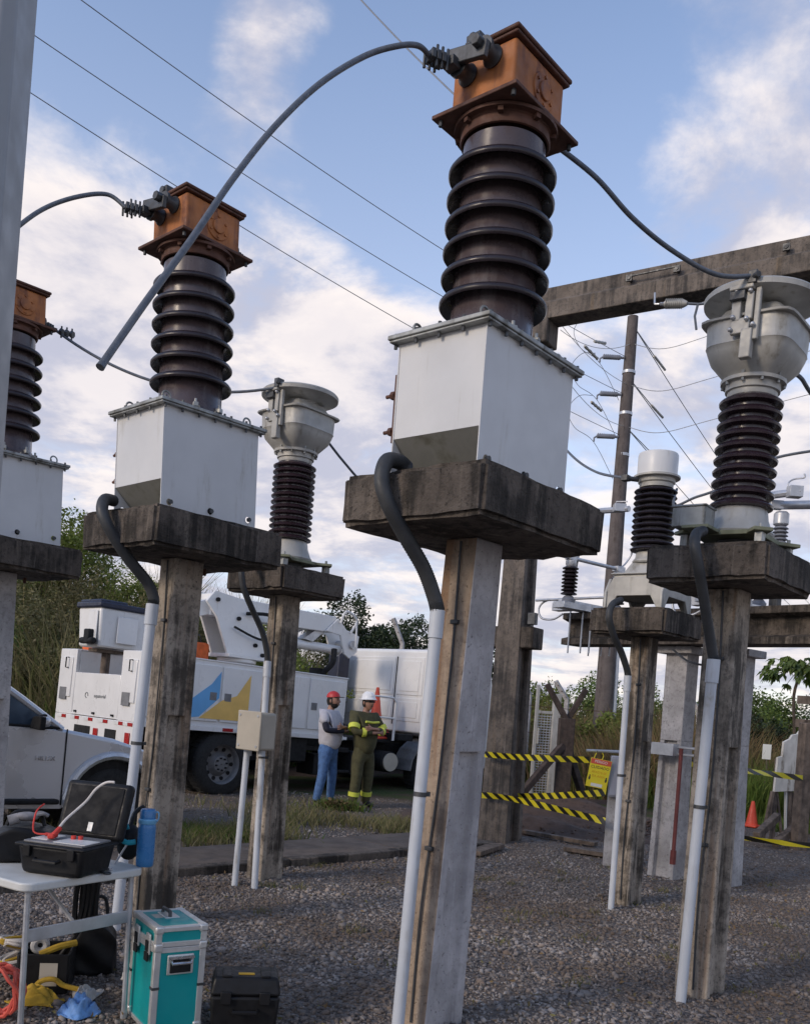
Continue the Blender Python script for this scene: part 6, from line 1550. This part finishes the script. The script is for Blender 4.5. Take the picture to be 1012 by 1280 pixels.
def ground_gear():
    c = P(2, 1232, 4.25)
    t = thing('cable_coil', 'coiled red orange cable at the lower left picture edge', 'cable coil', (c.x, 4.25, .012), 0)
    m = MB(); pts = []
    for i in range(150):
        a = i*.27; r = .085+.012*math.sin(i*.9); pts.append((r*math.cos(a), .035*math.sin(i*.31)+.02*math.sin(i*.11), .125+r*1.25*math.sin(a)))
    m.tube(pts, .010, 6); m.build('coil', mat('red_orange_cable', (.62, .10, .07), .55), t)
    c = P(28, 1180, 4.9)
    t = thing('cable_bundle', 'bundle of pale and yellow leads beside the tool crate', 'leads', (c.x-.02, 4.85, .05), 0)
    for k, mm in ((0, M_cord_w), (1, M_ycloth), (2, M_greengrass if False else M_cord_w)):
        m = MB(); pts = [(.07*math.cos(i*.5+k)+.02*k, .06*math.sin(i*.5+k*2), .10+.06*math.sin(i*.23+k)) for i in range(40)]; m.tube(spline(pts, 2), .010, 6); m.build('lead', mm, t)
    c = P(45, 1245, 4.5)
    def cloth(name, label, cat_, pos, sx, sy, h, m_, seed):
        r2 = np.random.default_rng(seed); n = 22; v = []; ph = r2.uniform(0, 6, 8)
        for j in range(n):
            for i in range(n):
                u, w = i/(n-1)-.5, j/(n-1)-.5
                e = max(0, 1-(2*math.hypot(u, w))**2)
                z = h*(e*.6+.35*abs(math.sin(9*u+ph[0]+3*math.sin(6*w+ph[1])))*(.3+e)+.25*abs(math.sin(13*w+ph[2]+2*u))*(.2+e))
                v.append((u*sx*(1+.2*math.sin(7*w+ph[3])), w*sy*(1+.25*math.sin(6*u+ph[4])), max(.002, z)))
        b = n*n; v += [(x, y, .0) for x, y, z in v]
        f = [(j*n+i, j*n+i+1, (j+1)*n+i+1, (j+1)*n+i) for j in range(n-1) for i in range(n-1)]+[(b+j*n+i, b+(j+1)*n+i, b+(j+1)*n+i+1, b+j*n+i+1) for j in range(n-1) for i in range(n-1)]
        ring = [i for i in range(n)]+[j*n+n-1 for j in range(1, n)]+[(n-1)*n+i for i in range(n-2, -1, -1)]+[j*n for j in range(n-2, 0, -1)]
        for k in range(len(ring)): f.append((ring[k], b+ring[k], b+ring[(k+1) % len(ring)], ring[(k+1) % len(ring)]))
        m = MB(); m.add(v, f); o = m.build(name, m_, None, sharp=60); o.location = pos; o.rotation_euler = (0, 0, seed); tag(o, label, cat_); return o
    cloth('rag', 'crumpled mustard yellow cloth on the gravel under the table', 'rag', (c.x, 4.5, .012), .22, .15, .065, M_ycloth, 3)
    t = thing('sling', 'yellow sling loop on the gravel under the table', 'sling', (c.x+.05, 4.58, .012), .5)
    m = MB(); m.tube(spline([(-.10, 0, .02), (-.06, .02, .07), (0, .0, .085), (.05, .0, .05), (.12, -.02, .03)], 7), .013, 8); m.build('webbing', M_ycloth, t)
    c = P(100, 1250, 4.42)
    cloth('plastic_bag', 'crumpled blue and white plastic bag on the gravel', 'bag', (c.x, 4.42, .012), .24, .16, .065, M_bcloth, 5)
    cloth('paper_sheet', 'crumpled white paper behind the blue plastic bag', 'paper', (c.x-.03, 4.55, .012), .28, .12, .06, M_wcloth, 8)
    c = P(118, 1200, 5.05)
    bag('black rucksack slumped on the gravel behind the table legs', (c.x, 5.05, .004), (.22, .18, .36), 'rucksack', M_black, R(15))
    c = P(148, 1120, 5.2)
    t = thing('harness', 'black webbing harness hanging below the table in front of the pedestal', 'harness', (-1.56, 4.64, .615), .3)
    m = MB()
    for i in range(4): m.tube(spline([(.02*i, 0, .06), (-.02+.03*i, .02, -.12), (.03*i-.01, .0, -.30+.03*i), (.02+.02*i, .0, -.1), (.03*i, .0, .06)], 6), .013, 6)
    m.build('webbing', M_black, t)
    m = MB(); m.tube([(-.05, 0, .06), (.14, 0, .06)], .012, 6); m.box((.03, 0, -.02), (.05, .015, .04)); m.build('buckle', M_galv, t)
    c = P(185, 1265, 4.75)
    t = thing('extension_cable', 'pale extension cable hanging down behind the flight case', 'cable', P(150, 1218, 4.75), 0)
    o = t.location; m = MB(); m.tube(spline([P(152, 1225, 4.7)-o, P(170, 1195, 4.72)-o, P(182, 1178, 4.75)-o, P(186, 1160, 4.8)-o, P(178, 1152, 4.85)-o, P(172, 1163, 4.85)-o, P(180, 1175, 4.85)-o], 8), .006, 6); m.build('cord', M_cord_w, t)
    c = P(166, 1240, 4.72); t = thing('plastic_tub', 'small pale plastic tub on the gravel beside the flight case', 'tub', (c.x, 4.74, .006), .3)
    m = MB(); m.prism([(-.05, -.04), (.05, -.04), (.05, .04), (-.05, .04)], 0, .085, 'xy', [(-.06, -.05), (.06, -.05), (.06, .05), (-.06, .05)]); m.build('tub', M_table, t, .01)
    m = MB(); m.box((0, 0, .088), (.126, .106, .008)); m.build('lid', M_table, t, .003)
    for i, (x, w) in enumerate(((-1.9, .01), (-1.95, -.02))):
        p = [tp(.62-.06*i, .30, TZ+.02), tp(.60-.06*i, .12, TZ+.02), tp(.58-.06*i, -.01, TZ+.005), tp(.57-.06*i, -.03, TZ-.10), tp(.58-.06*i, -.02, .35), tp(.62-.06*i, .02, .10), tp(.60, .15, .02)]
        cable(('black', 'dark green')[i]+' lead hanging over the near table edge', spline(p, 8), .005, M_hose, 6, 'lead', None, 'lead')
ground_gear()

# ------------------------------------------------------------------ barrier tape, sign, cabinet
def ribbon(label, pts, w=.07, n=40, per=.16, twist=0.0):
    pts = spline(pts, n); m = bpy.data.meshes.new('barrier_tape'); bm = bmesh.new(); uvl = bm.loops.layers.uv.new('UVMap'); s = 0; rows = []
    for i, p in enumerate(pts):
        if i: s += (p-pts[i-1]).length
        t = (pts[min(i+1, len(pts)-1)]-pts[max(i-1, 0)]).normalized(); up = Vector((0, 0, 1)); side = t.cross(up).normalized()
        a = twist*math.sin(s*2.1)+.25*math.sin(s*5.3)*min(1, twist*4); u = up*math.cos(a)+side*math.sin(a)
        off = side*.0006
        rows.append(([bm.verts.new(p-u*w/2+off), bm.verts.new(p+u*w/2+off), bm.verts.new(p+u*w/2-off), bm.verts.new(p-u*w/2-off)], s))
    for (r0, s0), (r1, s1) in zip(rows, rows[1:]):
        for k in range(4):
            f = bm.faces.new((r0[k], r0[(k+1) % 4], r1[(k+1) % 4], r1[k])); v_ = (0, 1, 1, 0)
            for l, (ss, kk) in zip(f.loops, ((s0, v_[k]), (s0, v_[(k+1) % 4]), (s1, v_[(k+1) % 4]), (s1, v_[k]))): l[uvl].uv = (ss/per, kk)
    bm.to_mesh(m); bm.free(); m.materials.append(M_tape)
    o = bpy.data.objects.new('barrier_tape', m); COL.objects.link(o); tag(o, label, 'barrier tape', 'yellow and black barrier tape'); return o
ribbon('upper yellow and black tape between gantry column and the danger sign', [P(604, 943, 11.15), P(640, 946, 10.8), P(680, 948, 10.4), P(736, 950, 10.0)], .07, 14, .15, .2)
ribbon('lower yellow and black tape sloping down right of the pale centre pedestal', [P(602, 994, 11.15), P(630, 997, 10.9), P(668, 1005, 10.5), P(714, 1016, 10.1), P(756, 1027, 9.8)], .075, 14, .17, .35)
ribbon('far yellow and black tape running level behind the lower tape', [P(618, 996, 11.7), P(690, 995, 10.9), P(757, 991, 10.1)], .075, 14, .15, .1)
ribbon('yellow and black tape stretched behind the nearest right pedestal to the board post', [P(862, 954, 10.2), P(905, 960, 11.0), P(950, 966, 11.8), P(1003, 973, 12.5)], .075, 16, .55, .4)
ribbon('yellow and black tape lying along the ground edge at right', [P(900, 1042, 12.2), P(945, 1050, 12.0), P(1000, 1056, 11.9), P(1060, 1060, 11.8)], .07, 16, .8, .3)
cable('loose tail of barrier tape hanging by the grey cabinet', spline([P(742, 948, 9.95), P(748, 938, 9.95), P(754, 946, 9.95), P(745, 958, 9.95)], 5), .005, M_signy, 6, 'tape_tail', None, 'tape')
def cabinet_and_sign():
    b = P(762, 1055, 10.0); t = thing('meter_cabinet', 'small grey metal cabinet on a short post behind the white-capped transformer pedestal', 'cabinet', (b.x+.02, 10.0, 0), R(-8))
    m = MB(); m.box((-.02, 0, .50), (.12, .10, 1.0)); m.build('post', M_conc_g, t, .006)
    m = MB(); m.box((0, -.08, .98), (.17, .14, .44)); m.build('cabinet_box', M_meter, t, .01)
    m = MB(); m.box((-.015, -.156, .98), (.14, .012, .40)); m.build('door', M_meter, t, .004)
    m = MB(); m.box((.07, -.163, 1.12), (.03, .02, .02)); m.build('latch', M_under, t)
    m = MB(); m.tube([(-.35, -.10, 1.235), (.16, -.05, 1.255)], .016, 8); m.tube([(.05, 0, 1.0), (.05, .02, 1.75)], .028, 8); m.build('bracket', M_galv, t)
    s = thing('danger_sign', 'yellow danger notice with red header hanging from the upper tape', 'sign', (b.x-.235, 9.84, .845), 0, None, Euler((R(4), R(7.5), R(-6))))
    m = MB(); m.box((0, 0, .16), (.225, .006, .31)); m.build('board', M_signy, s, .002)
    m = MB(); m.box((0, -.0045, .284), (.215, .002, .055)); m.build('header', M_signr, s)
    m = MB(); m.box((.0, -.0045, .033), (.12, .002, .034)); m.build('footer', M_signw, s)
    m = MB()
    for x in (-.088, .088): m.ball((x, -.0035, .098), .014, (.8, .12, 1.5), 10, 6); m.ball((x, -.0035, .125), .008, (1, .2, 1), 8, 6)
    m.split('pictogram', M_signd, s)
    text_mesh('header_lettering', 'PERIGO', .040, M_signw, s, (0, -.0062, .284), (R(90), 0, 0), .0006)
    text_mesh('lettering', 'CUIDADO', .042, M_signd, s, (0, -.0038, .222), (R(90), 0, 0), .0006)
    text_mesh('lettering', 'AFASTE-SE', .034, M_signo, s, (0, -.0038, .170), (R(90), 0, 0), .0006)
    text_mesh('lettering', 'DA ÁREA', .034, M_signo, s, (0, -.0038, .128), (R(90), 0, 0), .0006)
    for x in (-.06, .09):
        m = MB(); m.tube([(x, -.002, .305), (x-.005, .0, .40)], .003, 5); m.build('hanging_cord', M_signd, s)
cabinet_and_sign()

# ------------------------------------------------------------------ fence, gate, corner post, mound, right edge
def fence_post(label, x, y, Y, top=2.45, lean=1):
    b = P(x, y, Y); t = thing('fence_post', label, 'fence post', (b.x, Y, 0), R(20), 'concrete fence posts with bent tops')
    m = MB(); m.tube([(0, 0, -.1), (0, 0, top*.8), (0, 0, top*.84), (-lean*.30, 0, top)], .062, 4); m.build('post', M_conc_g, t, .008)
    m = MB()
    for k in range(3): m.tube([(-lean*(.06+.1*k)-.0, -.07, top*(.86+.05*k)), (-lean*(.06+.1*k), .07, top*(.86+.05*k))], .008, 5)
    m.build('wire_tie', M_rustd, t)
fence_post('bent-topped fence post just right of the gantry column', 657, 930, 19.0, 2.35)
fence_post('bent-topped fence post behind the wooden corner post', 704, 930, 19.5, 2.30)
fence_post('pale fence post top showing above the truck cab roof', 503, 800, 21.5, 3.55, .9)
fence_post('fence post in the bushes right of the white-capped pedestal', 870, 920, 20.5, 2.3)
fence_post('fence post among the bushes beside the nearest right pedestal', 935, 920, 21.0, 2.3)
for i, z in enumerate((.6, 1.2, 1.75)):
    cable(('lowest', 'middle', 'top')[i]+' rusty strand of the boundary wire fence', [Vector((2.2, 18.6, z)), Vector((3.4, 19.3, z-.02)), Vector((6.4, 20.3, z)), Vector((8.3, 21, z)), Vector((14, 23, z))], .006, M_rustd, 5, 'fence_wire', 'boundary fence wires', 'fence wire')
def corner_post():
    b = P(700, 1010, 15.3); t = thing('corner_post', 'dark weathered fence corner post with forked top and diagonal braces', 'fence post', (b.x, 15.3, 0), 0)
    m = MB(); m.prism([(-.11, -.10), (.13, -.10), (.12, .10), (-.12, .10)], -.1, 1.55, 'xy', [(-.14, -.09), (.13, -.09), (.12, .09), (-.13, .09)]); m.build('post', M_woodd, t, .02)
    for s, x1, z1 in ((-1, -.36, 2.06), (1, .27, 2.02)):
        m = MB(); d = Vector((x1, 0, z1-1.5)); m.box(Vector((0, s*.03, 1.5))+d/2, (.10, .09, d.length+.08), d.to_track_quat('Z', 'Y').to_matrix()); m.build('fork_arm', M_woodd, t, .012)
    for p0, p1 in (((-.05, -.06, 1.10), (-.86, -.5, .10)), ((.05, .02, 1.05), (.42, .3, .25))):
        m = MB(); d = Vector(p1)-Vector(p0); m.box(Vector(p0)+d/2, (.11, .11, d.length), d.to_track_quat('Z', 'Y').to_matrix()); m.build('brace', M_woodd, t, .012)
corner_post()
def gate():
    b = P(665, 1010, 16.2); t = thing('gate', 'pale metal pedestrian gate frame left of the corner post', 'gate', (b.x-.05, 16.2, 0), R(10))
    m = MB(); m.box((0, 0, 1.05), (.055, .05, 2.1)); m.build('stile', M_gatem, t, .005)
    m = MB(); m.box((.36, 0, .98), (.14, .10, 1.96)); m.build('gate_post', M_gatem, t, .008)
    m = MB(); m.box((.16, 0, 1.62), (.27, .04, .05)); m.box((.16, 0, .14), (.27, .04, .05)); m.build('rail', M_gatem, t, .004)
    m = MB()
    for i in range(30): m.box((.158, 0, .19+.047*i), (.262, .008, .014))
    for i in range(5): m.box((.05+.053*i, .009, .88), (.010, .006, 1.42))
    m.build('mesh_infill', M_galv, t)['kind'] = 'stuff'
    m = MB(); m.box((.045, -.035, 1.2), (.03, .03, .28)); m.build('handle', M_gatem, t, .006)
gate()
def mound():
    for nm, lb, cx, cy, sx, sy, h, seed in (('soil_mound', 'low heap of dug brown soil beyond the tape', 1.9, 13.0, 1.9, 1.1, .20, 2), ('soil_mound', 'long trampled soil bank behind the dark gantry foot', 2.2, 14.6, 2.0, .8, .26, 4)):
        r2 = np.random.default_rng(seed); n = 46; v = []; ph = r2.uniform(0, 6, 6)
        for j in range(n):
            for i in range(n):
                u, w = 2*i/(n-1)-1, 2*j/(n-1)-1; e = max(0, 1-u*u)*max(0, 1-w*w)
                v.append((cx+u*sx, cy+w*sy, e*(h+.06*math.sin(7*u+ph[0])+.05*math.sin(11*w+ph[1]+3*u))+e**.5*r2.normal(0, .012)-.01))
        f = np.array([[j*n+i, j*n+i+1, (j+1)*n+i+1, (j+1)*n+i] for j in range(n-1) for i in range(n-1)])
        o = np_mesh(nm, np.array(v), f, M_soil, None, True); stuff(o, lb, 'soil')
    pts = np.stack([rng.uniform(.4, 3.9, 1500), rng.uniform(12, 15.4, 1500), rng.uniform(.02, .10, 1500)], -1)
    o = stones('clods', pts, rng.gamma(4, .006, 1500).clip(.008, .07), M_soil); stuff(o, 'scattered soil clods around the brown mounds', 'clods')
    for lb, x0, y0, x1, y1, Y0, Y1, w in (('flat weathered plank lying left of the white-capped pedestal foot', 708, 1052, 768, 1060, 10.8, 10.5, .20), ('long thin plank lying on the soil bank behind the tape', 655, 1033, 745, 1049, 12.0, 11.3, .10), ('dark plank end lying at the gantry foot', 592, 1068, 622, 1060, 9.9, 10.6, .16)):
        a, b = P(x0, y0, Y0), P(x1, y1, Y1); a.z = b.z = .045; d = b-a; m = MB()
        m.box((0, 0, 0), (d.length, w, .05), Matrix.Rotation(math.atan2(d.y, d.x), 3, 'Z')); o = m.build('plank', M_wood, None, .006); o.location = (a+b)/2; tag(o, lb, 'plank')
mound()
def weeds():
    n = 420; x = rng.normal(-.83, .16, n); y = rng.normal(13.25, .12, n)
    o = blades('weed_clump', np.stack([x, y, np.zeros(n)], -1), rng.uniform(.06, .22, n), rng.uniform(.006, .014, n), rng.uniform(.3, 1., n), M_greengrass); stuff(o, 'small green weed clump at the workers feet', 'weeds')
    pts = clump_points(500, [(0, 0, .06, .22, .14, .09), (.2, .05, .04, .15, .1, .06)]); pts[:, 2] = np.abs(pts[:, 2]); pts += np.array([-.86, 13.2, 0])
    o = leafquads('leaf_litter', pts, rng.uniform(.04, .10, 500), M_redgrass); stuff(o, 'heap of dry brown leaves at the workers feet', 'leaf litter')
weeds()
def gravel_weeds():
    n = 1500; c = rng.uniform(0, 1, (60, 2)); cx = -1.5+5.5*c[:, 0]; cy = 5.2+5.0*c[:, 1]
    k = rng.integers(0, 60, n); x = cx[k]+rng.normal(0, .05, n); y = cy[k]+rng.normal(0, .05, n)
    b = ~blocked(x, y); x, y = x[b], y[b]; n = len(x)
    o = blades('gravel_weeds', np.stack([x, y, np.zeros(n)], -1), rng.uniform(.02, .07, n), rng.uniform(.002, .005, n), rng.uniform(.4, 1., n), M_drygrass); stuff(o, 'tiny dry weeds sprouting through the gravel', 'weeds')
    pts = np.stack([rng.uniform(-2, 4, 1600), rng.uniform(4.2, 10.4, 1600), rng.uniform(.012, .03, 1600)], -1); pts = pts[~blocked(pts[:, 0], pts[:, 1])]
    o = leafquads('fallen_leaves', pts, rng.uniform(.015, .04, len(pts)), M_redgrass, None, 0, .45); stuff(o, 'scattered dry leaf scraps on the gravel', 'leaves')
gravel_weeds()
def right_edge():
    b = P(998, 1052, 12.6); t = thing('wooden_post', 'thick weathered wooden post at the right edge before the board', 'post', (b.x, 12.6, 0), R(12))
    m = MB(); m.box((0, 0, .82), (.17, .16, 1.84), Matrix.Rotation(-.0, 3, 'Y')); m.build('post', M_wood, t, .015)
    for z, y in ((1.74, -.0), (1.42, 0)):
        pass
    q = P(970, 985, 13.2)
    t = thing('notice_board', 'large whitewashed board with worn top leaning by the wooden post', 'board', (q.x+.02, 13.3, .0), R(22))
    m = MB(); m.prism([(-.02, .72), (.62, .76), (.64, 1.72), (.50, 1.66), (.42, 1.69), (.34, 1.58), (.24, 1.56), (.20, 1.50), (.09, 1.45), (.08, 1.24), (.0, 1.22)], -.02, .02, 'xz'); m.build('panel', M_board, t, .004)
    for x in (.06, .34, .58):
        m = MB(); m.box((x, .05, .60), (.06, .06, 1.2)); m.build('stake', M_wood, t, .006)
    for k in range(4):
        m = MB(); m.box((.14+.12*k, .03, .42+.03*(k % 2)), (.035, .03, .60), Matrix.Rotation(.16*(k-1.5), 3, 'Y')); m.build('slat', M_board if k % 2 else M_wood, t, .004)
    m = MB(); m.box((-.10, .0, .36), (.05, .05, .74), Matrix.Rotation(.18, 3, 'Y')); m.build('stake', M_wood, t, .006)
    for k in (0, 1):
        a = P((945, 968)[k], (1045, 1055)[k], 12.5); c_ = P((972, 1000)[k], (1020, 1030)[k], 12.9); d = c_-a
        m = MB(); m.box((0, 0, 0), (d.length, .10, .10), d.to_track_quat('X', 'Z').to_matrix()); o = m.build('timber', M_wood, None, .01); o.location = (a+c_)/2; tag(o, ('left', 'right')[k]+' sloping dark timber prop in front of the whitewashed board', 'timber prop')
    # flatbed truck parked behind the board, mostly outside the picture
    o = P(1003, 1030, 14.6)
    t = thing('flatbed_truck', 'flatbed truck with stake rails and red white rear board at the right edge', 'truck', (o.x, 14.6, 0), R(-30))
    m = MB(); m.box((2.0, .9, .98), (4.2, 2.1, .12)); m.build('bed', M_wood, t, .01)
    m = MB(); m.box((-.12, .9, .84), (.04, 2.1, .22)); m.build('rear_board', M_truck, t, .006)
    m = MB(); 
    for y in (.2, .9, 1.6): m.box((-.145, y, .80), (.012, .34, .12))
    m.split('red_panel', M_lamp, t)
    m = MB(); m.box((2.0, .9, .62), (4.0, .9, .26)); m.build('chassis', M_under, t, .01)
    for x in (.05, 1.4, 2.8, 4.0):
        for y in (-.12, 1.92):
            m = MB(); m.box((x, y, 1.6), (.08, .06, 1.2)); m.build('stake', M_wood, t, .006)
    for z in (1.35, 1.75, 2.12):
        for y in (-.17, 1.97):
            m = MB(); m.box((2.0, y, z), (4.4, .035, .13)); m.build('rail', M_wood, t, .006)
    m = MB(); m.box((2.0, -.135, 1.18), (4.1, .03, .34)); m.build('side_board', M_truck, t, .006)
    for x in (.8, 3.2): wheel(t, (x, .05, .45), .45, .26, .28, -1)
    m = MB(); m.box((5.2, .9, 1.35), (1.7, 2.0, 1.7)); m.build('cab', M_truck, t, .12, 4)
    m = MB(); m.box((5.3, -.105, 1.75), (.9, .012, .5)); m.build('side_window', M_glass, t, .01)
    for x in (5.2,): wheel(t, (x, .05, .45), .45, .26, .28, -1)
    c = P(958, 940, 16.5); t = thing('notice_sign', 'small white notice on a stake among the green bushes', 'sign', (c.x, 16.5, 0), R(-5))
    m = MB(); m.box((0, 0, c.z), (.15, .012, .27)); m.build('board', M_signw, t, .002)
    m = MB(); m.box((.02, .02, c.z/2), (.03, .02, c.z+.1)); m.build('stake', M_wood, t)
    c = P(939, 1030, 15.0); traffic_cone('small orange traffic cone on the grass left of the whitewashed board', (c.x, 15.0, .01), .42, .26)
right_edge()
bpy.context.view_layer.update()
